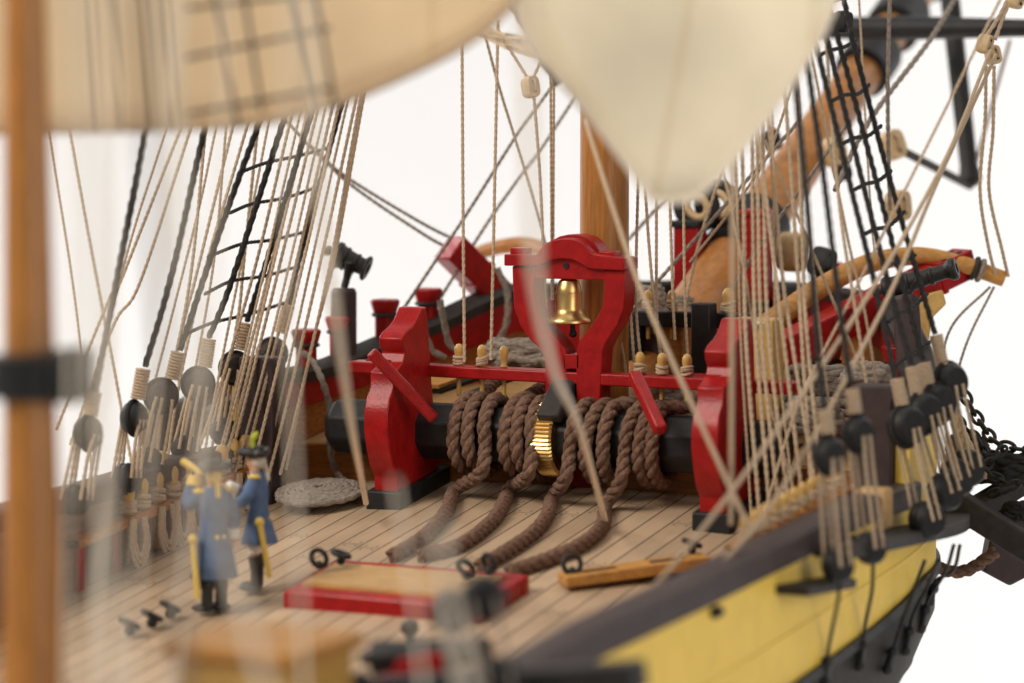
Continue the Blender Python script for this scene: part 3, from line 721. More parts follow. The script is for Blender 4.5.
# ================================================================== RIGGING
def seize(mb, a, c, r):
    n = max(4, int((c-a).length/(r*.42)))
    for i in range(n): mb.torus(a.lerp(c, i/(n-1)), r, r*.22, c-a, 14, 6)
    return mb.tube([a, c], r*.98, 10)
def deadeye_mesh(c, r, ax, w=.5):
    """flattened round block with a grooved edge"""
    return MB().lathe([(r*.3, -w*r), (r*.75, -w*r), (r*.95, -w*r*.65), (r*1.0, -w*r*.3), (r*.93, 0), (r*1.0, w*r*.3), (r*.95, w*r*.65), (r*.75, w*r), (r*.3, w*r)], c, ax, n=24)
def shroud(name_label, pts, seiz, eye, lower, r, ax, group, eyer=.42, lan=3, lanyard_mat=TANROPE, dmat=BLACK):
    """pts: rope top..bottom, seiz: (a, b), eye: centre, lower: centre of lower deadeye"""
    t = thing('shroud', lower, name_label, 'shroud', group)
    twisted(MB(), [pts[0]+(pts[0]-pts[1]).normalized()*9]+list(pts), r, 3).build('rope', BLKROPE, t)
    seize(MB(), seiz[0], seiz[1], r*2.1).build('seizing', TANROPE, t)
    u = (pts[-2]-pts[-1]).normalized()
    dm = deadeye_mesh(eye, eyer, ax, .62).build('deadeye', dmat, t, ang=30)
    MB().torus(eye, eyer*1.02, r*.95, ax, 24, 8).build('rope_strop', BLKROPE, dm)
    l = deadeye_mesh(lower, eyer*.95, ax, .62).build('deadeye', dmat, t, ang=30)
    side = Vector(ax).cross(lower-eye).normalized()
    axn = Vector(ax).normalized()
    for k in range(lan):
        o = side*eyer*(.62*(k-(lan-1)/2)+random.uniform(-.12, .12))
        for f in (.66,):
            p = [eye+o*.8-(eye-lower).normalized()*eyer*.1+axn*eyer*f, eye.lerp(lower, .35)+o*.95+axn*eyer*f*.9, lower+o+axn*eyer*f]
            MB().tube(resample(smooth(p, 6), .09), .042, 8, 2, .2, .17).build('lanyard', lanyard_mat, t)
        p = [eye+o*.5-axn*eyer*.62, lower+o-axn*eyer*.62]
        MB().tube(resample(p, .09), .042, 8, 2, .2, .17).build('lanyard', lanyard_mat, t)
    return t
# port fore shrouds: deadeyes stand outboard of the port rail, tops lead in to the mast
DE = lambda px: (Vector((XC-9.4, 0, 0))+Vector((0, (px-262)/17.0, 0))-CAM).dot(HV)
port = [ # label, rope px top->bottom, seizing, eye, lower
 ('black shroud farthest left beside the thick mast, with a grey deadeye', [(150, 105), (117, 280), (95, 392)], ((94, 393), (90, 414)), (88, 433), (76, 500)),
 ('black shroud second from left, ending in a glossy black deadeye', [(210, 105), (171, 277), (145, 366)], ((143, 370), (138, 398)), (134, 418), (126, 478)),
 ('black shroud third from left, carrying the left ends of the ratlines', [(264, 110), (223, 222), (180, 350)], ((178, 353), (172, 378)), (161, 396), (148, 462)),
 ('black shroud fourth from left, with a broad grey deadeye near the port rail', [(287, 110), (232, 280), (209, 337)], ((209, 340), (205, 366)), (198, 384), (186, 450)),
 ('black shroud fifth from left, deadeye partly behind tan falls', [(317, 95), (267, 260), (247, 321)], ((246, 324), (241, 349)), (235, 368), (224, 432)),
 ('black shroud nearest the swivel gun on the port side', [(344, 95), (299, 260), (290, 304)], ((288, 306), (281, 332)), (272, 354), (262, 415))]
PS = []
for lab, rp_, sz, ey, lo in port:
    d0 = DE(ey[0]); dt = d0-1.6
    n = len(rp_)
    pts = [at(x, y, D=dt+(d0-dt)*i/(n-1)) for i, (x, y) in enumerate(rp_)]
    PS.append(pts)
    shroud(lab, pts, [at(*q, D=d0) for q in sz], at(*ey, D=d0), at(*lo, D=d0), .075, (.75, -.62, .05) if ey[0] not in (88, 134) else (.98, .15, .05), 'port fore shrouds', .39, 3, TANROPE, BLACK if ey[0] == 134 else GREYBLK)
def ratline(px_pts, D, label, group, r=.045):
    P = [at(x, y, D=D[0]+(D[1]-D[0])*i/(len(px_pts)-1)) for i, (x, y) in enumerate(px_pts)]
    p = smooth(P, 6)
    o = twisted(MB(), p, r, 2, False)
    o = o.build('ratline', BLKROPE, loc=P[0]); return tag(o, label, 'ratline', group)
for k, (px_pts, lab) in enumerate((([(239, 173), (266, 163), (298, 156), (328, 148)], 'black ratline on the port shrouds, highest, just under the sail'), ([(230, 213), (252, 204), (285, 198), (318, 187)], 'black ratline on the port shrouds, second rung below the sail'),
        ([(208, 257), (242, 244), (272, 240), (305, 232)], 'black ratline on the port shrouds, third rung, level with the swivel gun top'), ([(205, 294), (232, 281), (265, 276), (293, 268)], 'black ratline on the port shrouds, fourth rung below the sail'), ([(182, 336), (212, 323), (250, 314), (291, 301)], 'black ratline on the port shrouds, lowest rung above the deadeyes'))):
    ratline(px_pts, (DE(200)-.6, DE(290)-.8), lab, 'ratlines across the port fore shrouds')

# starboard fore shrouds
star = [
 ('black starboard shroud closest to the right red cheek, blurred', [(791, -20), (795, 75), (805, 180), (817, 340), (824, 408)], ((825, 411), (828, 432)), (829, 456), (838, 566), 69.5),
 ('black starboard shroud, second from left, deadeye above the cream block', [(803, -20), (806, 48), (824, 180), (840, 310), (851, 385)], ((852, 390), (855, 412)), (858, 434), (871, 548), 70.5),
 ('black starboard shroud, third from left, large deadeye over yellow planking', [(801, -20), (814, 35), (849, 180), (875, 285), (895, 376)], ((897, 380), (902, 404)), (906, 426), (927, 520), 72),
 ('black starboard shroud, third from the right edge of the ratlines', [(812, -20), (825, 30), (862, 180), (888, 281), (911, 364)], ((912, 368), (917, 394)), (923, 413), (945, 492), 73),
 ('black starboard shroud, second from the right edge of the ratlines', [(823, -20), (830, 8), (876, 180), (903, 285), (923, 360)], ((924, 364), (929, 386)), (937, 404), (957, 478), 74),
 ('black starboard shroud farthest right, stretched over white background', [(843, -5), (854, 45), (890, 180), (935, 334)], ((936, 336), (942, 364)), (949, 383), (967, 468), 75)]
def SD(p):
    q = athull(p[0]-6 if p[0] < 935 else 929, p[1], 1, .75); d = (q-CAM).dot(HV); return d+max(0, p[0]-935)*.05
print('SD', [round(SD(q[4]), 2) for q in star])
for lab, rp_, sz, ey, lo, d0 in star:
    d0 = SD(lo); dT = d0+2.0
    n = len(rp_); pts = [at(x, y, D=dT+(d0-dT)*i/(n-1)) for i, (x, y) in enumerate(rp_)]
    shroud(lab, pts, [at(*q, D=d0) for q in sz], at(*ey, D=d0), at(*lo, D=d0), .066, (.9, -.42, .1), 'starboard fore shrouds', .47 if lo[0] > 900 else .38, 2)
for px_pts, lab in (([(812, 2), (826, 4), (842, -2)], 'black ratline on the starboard shrouds, topmost, at the picture edge'), ([(820, 55), (832, 50), (845, 47), (857, 40)], 'black ratline on the starboard shrouds, second from the top'), ([(832, 101), (845, 95), (858, 94), (869, 85)], 'black ratline on the starboard shrouds, third from the top'), ([(842, 144), (855, 138), (868, 136), (881, 126)], 'black ratline on the starboard shrouds, fourth from the top'),
        ([(854, 190), (866, 184), (878, 181), (891, 171)], 'black ratline on the starboard shrouds, fifth from the top'), ([(865, 234), (876, 229), (889, 226), (904, 212)], 'black ratline on the starboard shrouds, sixth, over the curved boom'), ([(882, 269), (892, 264), (903, 262), (915, 255)], 'black ratline on the starboard shrouds, seventh, just above the swivel gun'), ([(888, 322), (900, 313), (912, 308), (927, 294)], 'black ratline on the starboard shrouds, eighth, across the swivel gun post'), ([(894, 367), (906, 357), (918, 350), (936, 338)], 'black ratline on the starboard shrouds, lowest, above the seizings')):
    ratline(px_pts, (72.5, 74.6), lab, 'ratlines across the starboard fore shrouds', .05)

TALL = ('tan lines by the port shrouds', 'tan falls to the starboard pin rail', 'upright lines just right of the mast')
def line(label, px, D, r=.041, m=TANROPE, tw=True, group=None, name='rigging_line', ext=True, cat='rope'):
    n = len(px)
    Ds = D if isinstance(D, (list, tuple)) and len(D) == n else [D[0]+(D[1]-D[0])*i/(n-1) for i in range(n)] if isinstance(D, (list, tuple)) else [D]*n
    P = [at(x, y, D=d) for (x, y), d in zip(px, Ds)]
    if group in TALL: P = [P[0]+(P[0]-P[1]).normalized()*9]+P
    if tw: mb = twisted(MB(), P, r)
    else: mb = MB().tube(smooth(P, 8) if n > 2 else resample(P, 1.5), r, 8)
    return tag(mb.build(name, m, loc=P[-1]), label, cat, group)
GP = 'tan lines by the port shrouds'
for px, D, lab in (
 ([(66, 110), (97, 280), (133, 470)], 80, 'tan line leaning right downwards, leftmost on the white gap beside the thick mast'),
 ([(190, 105), (121, 280), (108, 302), (56, 430)], 78, 'tan line slanting far left down, crossing the leftmost black shroud'),
 ([(198, 105), (141, 280), (113, 326), (70, 445)], 78, 'tan line slanting left, parallel to and right of the crossing one'),
 ([(208, 105), (190, 280), (165, 400), (140, 500)], 76, 'faint tan line just right of the second black shroud'),
 ([(238, 105), (195, 280), (185, 317), (150, 465)], 77, 'tan line between the second and third black shrouds'),
 ([(246, 130), (205, 270), (178, 390), (165, 480)], 77, 'tan line running down along the third black shroud'),
 ([(258, 125), (244, 260), (236, 330), (207, 470)], 77.5, 'nearly upright tan line crossing the first ratline near its left end'),
 ([(294, 105), (257, 260), (222, 380), (190, 475)], 77, 'tan line crossing the ratlines between third and fourth shrouds'),
 ([(309, 105), (272, 260), (240, 385), (217, 470)], 77, 'tan line close along the fifth black shroud'),
 ([(320, 100), (281, 260), (252, 375), (225, 480)], 77, 'tan line just right of the fifth black shroud'),
 ([(334, 100), (297, 260), (265, 385), (238, 490)], 77, 'tan line close along the sixth black shroud'),
 ([(311, 105), (265, 300), (244, 390), (224, 465)], 76.5, 'tan fall passing over the grey deadeyes in the middle of the group'),
 ([(340, 100), (305, 255), (262, 432), (244, 500)], 76.5, 'tan line crossing over the deadeye nearest the swivel gun'),
 ([(357, 95), (321, 260), (283, 420), (266, 485)], 77, 'left one of the close pair of tan lines passing left of the swivel gun'),
 ([(361, 95), (331, 260), (297, 410), (280, 475)], 77, 'right one of the close pair of tan lines passing left of the swivel gun'),
 ([(364, 95), (334, 260), (312, 345), (286, 470)], 77.5, 'tan line touching the left end of the swivel gun barrel')):
    line(lab, px, D, .042, group=GP)
line('lower of two tan lines slanting right down to the port cathead', [(285, 120), (345, 180), (420, 232), (450, 249)], (82, 84), .045, GREYROPE)
line('upper of two tan lines slanting right down to the port cathead', [(310, 145), (345, 176), (420, 222), (462, 243)], (82, 84), .045, GREYROPE)
line('upright tan line left of the bell, ending at first pin of the red rail', [(462, 40), (463, 200), (464.5, 362)], (76, 75.4), .04)
line('upright tan line left of the bell, ending at second pin of the red rail', [(498, 20), (495, 170), (491, 360)], (76, 75.4), .04)
line('tan line slanting right from the sail to behind the bell frame crest', [(485, 35), (500, 90), (528, 180), (550, 262)], (79, 80), .038)
line('tan line from left side of the pale block up to the sail', [(498, 30), (527, 77)], (77, 77), .042)
line('short tan line from top of the pale block to the dark rope above', [(542, 58), (534, 76)], (77, 77), .042)
line('tan fall hanging from the pale block down behind the bell frame', [(534, 98), (538, 150), (541, 200), (546, 320)], (77, 78), .042)
line('upright tan line left of the mast top, left of a touching pair', [(550.5, 55), (551, 150), (552, 300)], 78, .035)
line('upright tan line left of the mast top, right of a touching pair', [(554, 55), (553.5, 150), (553, 300)], 78.2, .035)
line('blurred tan line slanting left down from the mast, ending on the port rail', [(558, 78), (515, 138), (468, 212), (404, 308)], (82, 82), .045, GREYROPE)
line('second blurred tan line slanting left down, right of its twin', [(580, 90), (540, 150), (492, 216), (436, 305)], (84, 83), .045, GREYROPE)
line('pale line lying against the front of the wooden mast', [(600, 120), (610, 200), (614, 290), (626, 372)], (76.6, 75.8), .036)
G2 = 'upright lines just right of the mast'
for px, lab in (([(624, 110), (627, 250), (634, 362)], 'tan line hugging the right edge of the wooden mast'), ([(641, 120), (638, 190), (636, 300), (641, 362)], 'tan line right of the mast, first clear of the wood'), ([(643, 120), (646, 200), (652, 280), (661, 362)], 'tan line right of the mast, slanting to the middle pin'),
                ([(657, 120), (656.5, 200), (657, 320), (662, 362)], 'upright tan line under the sail tip, left side'), ([(669, 120), (670, 200), (673, 300), (675, 340)], 'upright tan line under the sail tip, middle'), ([(683, 130), (683.5, 200), (685, 300), (688, 362)], 'upright tan line under the sail tip, right side')):
    line(lab, px, (76.5, 75.4), .038, group=G2)
line('blurred grey line slanting up right from the mast to the bowsprit blocks', [(628, 240), (660, 205), (700, 165), (790, 60)], 84, .05, GREYROPE)
line('blurred grey line slanting up right across the bowsprit foot', [(632, 310), (690, 245), (740, 188), (800, 120)], 79, .05, GREYROPE)
line('tan line from the fore bitts slanting up left of the bowsprit', [(686, 300), (700, 240), (717, 185), (735, 130)], 79, .045)
line('tan line tied to the brass pin on the black crossbeam, slanting up right', [(728, 296), (766, 236), (800, 190), (850, 120)], (79, 76), .05, GREYROPE)
G3 = 'tan falls to the starboard pin rail'
for px, lab in (([(741, 100), (744, 220), (746, 340), (760, 520)], 'pale fall to the starboard pins, leftmost of a close set of four'), ([(752, 100), (753, 220), (756, 340), (771, 525)], 'pale fall to the starboard pins, second of a close set of four'), ([(757, 100), (758, 200), (762, 340), (780, 522)], 'pale fall to the starboard pins, third of a close set of four'), ([(763, 100), (764, 200), (769, 340), (790, 515)], 'pale fall to the starboard pins, rightmost of a close set of four'),
                ([(752, 80), (764, 180), (783, 335), (805, 520)], 'pale fall just right of the close set of four'), ([(760, 20), (781, 260), (791, 335), (817, 498)], 'pale fall between the set of four and the first black shroud'), ([(794, 0), (803, 260), (807, 335), (822, 492)], 'pale fall running beside the first black starboard shroud'), ([(780, 20), (797, 260), (802, 340), (812, 500)], 'pale fall left of the first black starboard shroud')):
    line(lab, px, (71.5, 69.5), .046, group=G3)
line('pale line slanting right down across the starboard shrouds from under the sail', [(765, 140), (782, 180), (812, 250), (845, 330), (862, 372)], (72, 72), .036)
line('pale line right of the second starboard shroud, reaching the cream block', [(821, -30), (838, 192), (857, 320), (884, 500)], (71, 70), .04)
line('pale line under the sail edge crossing other lines near the bowsprit', [(800, 60), (770, 150), (735, 205), (690, 262)], (76, 79), .036)
line('reddish tan line hanging straight between the black shrouds and curved boom', [(858, -20), (870, 200), (876, 262)], 79, .03)
# big blurred lines close to the camera on the right
line('thick blurred pale line from the top right blocks sweeping down left across the right cheek', [(991, 50), (940, 170), (846, 330), (702, 530), (560, 690)], [75, 71, 66, 61, 58], .05, TANROPE, False)
line('thick blurred pale line parallel to the other, crossing the starboard pins', [(996, 55), (938, 180), (872, 330), (747, 536), (590, 655)], [75.2, 71, 67, 61.5, 58], .05, TANROPE, False)
line('blurred pale line slanting right down across the right brace bar', [(585, 120), (612, 205), (642, 292), (690, 400), (752, 535)], (68, 62), .055, TANROPE, False)
line('upright blurred pale line in front of the right red cheek', [(733, 150), (732, 330), (731, 525)], 63, .055, TANROPE, False)
line('thin blurred pale line low at right, slanting across the loose board', [(760, 525), (690, 610), (640, 650)], (64, 60), .05, TANROPE, False)
line('blurred pale rope from high near the camera down to the foot of the left cheek', [(300, -40), (325, 240), (338, 333), (352, 427), (366, 503)], [38, 46, 52, 61, 74], .07, PALEROPE, False)
line('blurred pale rope from high near the camera crossing the bell frame left upright', [(526, -40), (531, 200), (539, 300), (554, 371), (580, 430), (606, 523)], [37, 41, 46, 54, 62, 72], .07, PALEROPE, False)
line('faint blurred pale rope close to the camera, over the two officers', [(160, -40), (190, 300), (212, 460), (236, 580), (268, 700)], 36, .06, PALEROPE, False)
line('faint blurred pale rope close to the camera, left of the officers', [(90, -40), (96, 300), (104, 500), (112, 700)], 36, .07, PALEROPE, False)
line('faint blurred grey rope close to the camera, over the port deadeyes', [(140, -40), (150, 200), (165, 400), (185, 700)], 36, .06, GREYROPE, False)
line('faint blurred rope close to the camera, over the red hatch coaming', [(438, 520), (448, 600), (470, 700)], 37, .06, PALEROPE, False)
# lines to the starboard boom tip and blocks
for px, lab in (([(986, 66), (985, 120), (980, 190), (988, 245), (998, 284)], 'left one of two thin lines looping from top right block to the boom tip'), ([(994, 66), (993, 130), (989, 190), (1002, 250), (1008, 276)], 'right one of two thin lines looping from top right block to the boom tip')):
    line(lab, px, (77, 80), .045)
line('grey stay from the boom tip down left to the starboard hull', [(990, 287), (950, 330), (935, 400)], (80, 79), .035, GREYROPE)
line('grey stay from the boom tip going steeply down behind the deadeyes', [(994, 287), (966, 345), (945, 420)], (80, 79), .035, GREYROPE)
line('short line from the top right block to the upper block', [(985, 38), (1000, 15), (1012, -10)], 77, .05)
line('second short line from the top right blocks to the picture edge', [(995, 40), (1006, 10), (1016, -10)], 77, .05)
line('blurred pale upright line in front of the bowsprit', [(890, -10), (888, 70), (888, 130), (890, 210)], (78, 80), .055, GREYROPE)
line('blurred grey stay running up along the bowsprit to the right', [(835, 190), (870, 120), (930, 40), (960, -10)], (78, 84), .07, GREYROPE)

def block(px, py, D, s, label, rot=0, m=BLOCKW, group=None, name='rigging_block'):
    p = at(px, py, D=D); t = thing(name, p, label, 'block', group)
    R = Matrix.Rotation(rot, 3, HV); th = .7+rot*.8; AX = RV*math.cos(th)+HV*math.sin(th); BX = HV*math.cos(th)-RV*math.sin(th)
    b = MB(); n = 20; rows = []
    for k, dd in ((.55, -.26), (.9, -.3), (1, -.16), (1, .16), (.9, .3), (.55, .26)):
        sq = lambda v: math.copysign(abs(v)**.6, v)
        rows.append([p+R @ (AX*sq(math.cos(2*math.pi*j/n))*.30*s*k+UV*sq(math.sin(2*math.pi*j/n))*.46*s*k+BX*dd*s) for j in range(n)])
    b.grid(rows, True); b.f += [list(range(n))[::-1], list(range(5*n, 6*n))]; b.build('shell', m, t, ang=50)
    for sg in (-1, 1):
        q = p+R @ (UV*.2*s*sg-BX*.3*s); MB().lathe([(.07*s, 0), (.07*s, .03)], q, R @ -BX, 10).build('rope_hole', BLKROPE, t)
    MB().torus(p, .42*s, .05*s, R @ AX, 20, 6, .85).build('strop', TANROPE if m is BLOCKW else BLKROPE, t)
    return t
block(530.5, 87, 77, .62, 'pale wooden block hanging between the two sails', -.15)
block(985, 44, 77, .55, 'pale block at top right, upper of a close pair', .25)
block(993, 55, 77.4, .55, 'pale block at top right, lower of a close pair', -.2)
block(1016, -2, 77, .6, 'pale block cut by the top right corner', .3)
block(843, 22, 74, .6, 'dark block seized to the starboard shrouds near the top', .1, BLACK)
GB = 'blurred blocks along the bowsprit'
for px, py, D, s, lab, m in ((834, 152, 87, .95, 'pale block on the underside of the bowsprit left of the ratlines', BLOCKW), (893, 145, 86, .95, 'pale block right of the shrouds where two stays meet', BLOCKW), (898, 206, 83, .95, 'pale round block right of the shrouds above the curved boom', BLOCKW), (772, 140, 86, .7, 'dark rimmed block left of the bowsprit under the sail edge', GREYBLK),
                         (792, 252, 83, 1.2, 'large pale block beside the right red knighthead', BLOCKW), (822, 262, 82, .9, 'dark block behind the first black starboard shroud', BLACK), (842, 170, 87, .7, 'small dark block under the bowsprit', GREYBLK)):
    block(px, py, D, s, lab, random.uniform(-.4, .4), m, GB)
for px, py, lab in ((697, 206, 'black rimmed deadeye ring below the sail tip'), (718, 204, 'pale open heart block right of the sail tip')):
    p = at(px, py, D=83); t = thing('heart_block', p, lab, 'block', 'open heart blocks by the bowsprit')
    MB().torus(p, .27, .12, (HV+RV*.5), 20, 10, 1.35).build('shell', BLOCKW, t); MB().torus(p+HV*.15, .5, .19, (HV+RV*.5), 20, 8, 1.15).build('strop', BLACK, t)

# spritsail yard and martingale at the top right
p0, p1 = at(770, 28, D=92), at(1060, 28, D=86)
ys_ = thing('spritsail_yard', p0, 'long black yard lying level across the bowsprit at the top right', 'yard')
MB().lathe([(.3, 0), (.36, (p1-p0).length*.5), (.22, (p1-p0).length)], p0, p1-p0, n=16).build('spar', BLACK, ys_)
p0, p1 = at(948, -20, D=91), at(971, 186, D=90)
ds = thing('dolphin_striker', p0, 'black upright spar hanging from the yard at the top right', 'spar')
MB().lathe([(.3, 0), (.27, (p1-p0).length*.9), (.36, (p1-p0).length*.97), (.2, (p1-p0).length)], p0, p1-p0, n=14).build('spar', BLACK, ds)
line('grey stay from the block to the lower end of the black hanging spar', [(905, 152), (970, 186)], (86, 90), .13, GREYBLK, False)
line('pale blurred stay between the black hanging spar and the picture top', [(1010, 40), (985, 130), (971, 180)], (90, 90), .06, GREYROPE, False)

# ================================================================== STARBOARD SIDE
def sideslab(name_m, ya, yb, zf, o0, o1, th, parent, nm):
    ys = [ya+(yb-ya)*i/16 for i in range(17)]
    q = hullrows([(lambda y: zf(y)+th/2, o0), (lambda y: zf(y)+th/2, o1), (lambda y: zf(y)-th/2, o1), (lambda y: zf(y)-th/2, o0)], 1, ys); q.append([p.copy() for p in q[0]])
    b = MB().grid(q); m = 17
    b.f += [[0, m, 2*m, 3*m], [m-1, 4*m-1, 3*m-1, 2*m-1]]
    return b.build(nm, name_m, parent, bevel=.03)
p1, p2 = athull(806, 592, 1, .7), athull(850, 584, 1, .7)
t = thing('channel', p1, 'short dark channel shelf on the yellow side, nearer the camera', 'channel', 'channels on the starboard side')
sideslab(GREYBLK, p1.y, p2.y+.3, lambda y: p1.z+(p2.z-p1.z)*(y-p1.y)/(p2.y-p1.y), -.02, .75, .2, t, 'shelf')
p3, p4 = athull(850, 552, 1, .85), athull(926, 536, 1, .85)
t = thing('channel', p3, 'long dark channel shelf carrying the starboard fore deadeyes', 'channel', 'channels on the starboard side')
sideslab(GREYBLK, p3.y, 4.4, lambda y: p3.z+(p4.z-p3.z)*(y-p3.y)/(p4.y-p3.y), -.02, .9, .3, t, 'shelf')
print('chan', p1, p2, p3, p4)
def plate(pxs, label, r=.05):
    P = [athull(min(x, 930), y, 1, o) + (RV*((x-930)*.025) if x > 930 else Vector()) for x, y, o in pxs]
    t = thing('chain_plate', P[-1], label, 'chain plate', 'chain plates on the starboard side')
    MB().tube(smooth(P, 6), r, 8).build('rod', IRON, t)
    e = P[-1]; d = (P[-1]-P[-2]).normalized()
    b = MB(); b.beam(e-d*.1, e+d*.45, .2, .16, up=(1, 0, .2)).ball(e-d*.05, .13).ball(e+d*.4, .13); b.build('lug', IRON, t, bevel=.03)
for pxs, lab in (([(840, 574, .75), (838, 600, .7), (829, 645, .2), (827, 664, .14)], 'long black rod from the nearest deadeye down to the wale'), ([(873, 556, .8), (872, 590, .6), (865, 625, .2), (862, 648, .14)], 'black rod from the second deadeye down over the yellow side'),
                 ([(925, 560, .85), (910, 600, .5), (896, 640, .16), (892, 654, .14)], 'thin rod with a black lug, middle of the grey hull'), ([(938, 560, .85), (928, 585, .5), (913, 615, .15), (909, 634, .1)], 'thin rod with a black lug, right of the middle one'),
                 ([(952, 545, .6), (945, 570, .4), (928, 600, .15), (925, 612, .1)], 'thin rod with a black lug near the curved hull edge'), ([(958, 545, .4), (952, 570, .3), (936, 580, .12), (933, 590, .08)], 'thin rod with a black lug, outermost, against the white background')):
    plate(pxs, lab, .045)
p = athull(716, 612, 1, .06); tag(MB().ball(p, .16, 10, (1, 1.5, .8)).build('hull_bolt', IRON, loc=p), 'small black bolt on the yellow side below the rail', 'bolt')
# cream block on the rail
p = athull(874, 508, 1, -.1); tag(MB().box(p, (.75, .6, .95)).build('rail_block', PLANKW, loc=p, bevel=.1), 'cream wooden block standing on the starboard rail by the brown post', 'block')
# pin rail with pins along the starboard rail
def prz(px): return athull(px, 541-(px-744)*.58, 1, -.95)
pr = thing('pin_rail', prz(790), 'orange wooden pin rail inside the starboard bulwark, full of pins', 'pin rail')
a, c = prz(738), prz(846); 
n = 14; q = [[], [], [], []]
for i in range(n+1):
    p = prz(738+108*i/n)
    q[0].append(p+Vector((-.28, 0, -.05))); q[1].append(p+Vector((.28, 0, -.05))); q[2].append(p+Vector((.28, 0, -.22))); q[3].append(p+Vector((-.28, 0, -.22)))
q.append([v.copy() for v in q[0]])
MB().grid(q).build('plank', ORANGEW, pr)
for px, lab in ((745, 'pale pin on the starboard pin rail, first from the deck end'), (756, 'pale pin on the starboard pin rail, second from the deck end'), (766, 'pale pin on the starboard pin rail, third from the deck end'), (776, 'pale pin on the starboard pin rail, fourth from the deck end'), (785, 'pale pin on the starboard pin rail, fifth from the deck end'), (794, 'pale pin on the starboard pin rail, sixth from the deck end'), (803, 'pale pin on the starboard pin rail, fifth from the brown post'), (812, 'pale pin on the starboard pin rail, fourth from the brown post'), (821, 'pale pin on the starboard pin rail, third from the brown post'), (830, 'pale pin on the starboard pin rail, second from the brown post'), (839, 'pale pin on the starboard pin rail, next to the brown post')):
    pin(prz(px), 1.05, lab, 'pins on the starboard pin rail', True, True)

# anchor lashed outboard at the right edge
AD = 74.5
an = thing('anchor', at(965, 500, D=AD), 'black anchor with wooden stock lashed outside the hull at the right edge', 'anchor')
MB().beam(at(893, 462, D=AD), at(1060, 568, D=AD-1.5), .62, .66, up=UV).build('shank', GREYBLK, an, bevel=.07)
MB().beam(at(958, 520, D=AD), at(1022, 482, D=AD+2), .6, .5, up=UV).build('stock_arm', GREYBLK, an, bevel=.06)
MB().beam(at(962, 524, D=AD-.02), at(1020, 490, D=AD+1.96), .2, .12, up=HV).build('stock_iron', IRON, an)
b = MB().prism([at(x, y, D=AD-.3) for x, y in ((889, 470), (894, 460), (906, 455), (914, 462), (918, 478), (912, 492), (902, 500), (892, 496), (889, 484))], HV*.45); b.build('palm', BLACK, an, bevel=.06)
b = MB().prism([at(x, y, D=AD+1.5) for x, y in ((990, 540), (1000, 512), (1040, 498), (1060, 560), (1010, 586), (984, 572))], HV*.9); b.build('stock_block', TIMBER, an, bevel=.06)
# chain
def chain(pxs, D, label, lr=.2):
    P = resample(smooth([at(x, y, D=d) for (x, y), d in zip(pxs, D)], 12), lr*1.62); b = MB()
    for i in range(len(P)-1):
        d = (P[i+1]-P[i]).normalized(); x = d.cross(HV).normalized()
        ax = x if i % 2 else d.cross(x); y = ax.cross(d).normalized(); rows = []
        c = P[i].lerp(P[i+1], .5)
        for k in range(19):
            a = 2*math.pi*k/18; e = d*math.cos(a)*lr*1.12+y*math.sin(a)*lr*.62; en = (d*math.cos(a)*.7+y*math.sin(a)).normalized()
            rows.append([c+e+(en*math.cos(2*math.pi*j/8)+ax*math.sin(2*math.pi*j/8))*lr*.25 for j in range(8)])
        b.grid(rows, True)
    return tag(b.build('chain', IRON, loc=P[0]), label, 'chain', 'dark anchor chains')
chain([(956, 372), (968, 402), (984, 428), (1000, 445), (1040, 452)], [77, 76.5, 76, 75.5, 75], 'dark iron chain hanging clear over the white background at right')
chain([(945, 400), (962, 425), (978, 440), (990, 462), (1030, 462)], [77, 76.6, 76.2, 75.6, 75], 'dark iron chain partly behind the last deadeye, ending in the lashings', .18)
chain([(1005, 448), (985, 470), (1010, 485), (990, 495), (1030, 478)], [75, 74.6, 74.4, 74.2, 74], 'dark iron chain bunched on the anchor stock', .17)
heap('anchor_lashing', 'tangle of dark rope lashing the anchor stock at the right edge', 1006, 468, 75.5, .95, .9, 8, .1, BLKROPE)
heap('anchor_lashing', 'dark rope tangle behind the rightmost lanyards', 968, 456, 76.5, .7, 1.3, 8, .12, BLKROPE)
heap('anchor_lashing', 'dark rope turns under the anchor shank at the far right', 1018, 512, 74.2, .5, .5, 6, .1, BLKROPE)
P = [at(x, y, D=75.5) for x, y in ((938, 568), (955, 572), (970, 569), (984, 560), (996, 552))]
tag(strands(MB(), P, .16).build('anchor_cable', CABLE, loc=P[0]), 'short brown cable under the anchor between hull and dark block', 'rope')
P = [at(x, y, D=75.2) for x, y in ((952, 405), (965, 440), (985, 478))]
tag(strands(MB(), P, .13).build('stopper_rope', TANROPE, loc=P[0]), 'thick tan rope crossing behind the last lanyards at right', 'rope')
P = [at(x, y, D=75) for x, y in ((925, 470), (955, 490), (970, 470))]
tag(strands(MB(), P, .12).build('stopper_rope', TANROPE, loc=P[0]), 'thick tan rope slanting under the right deadeyes', 'rope')

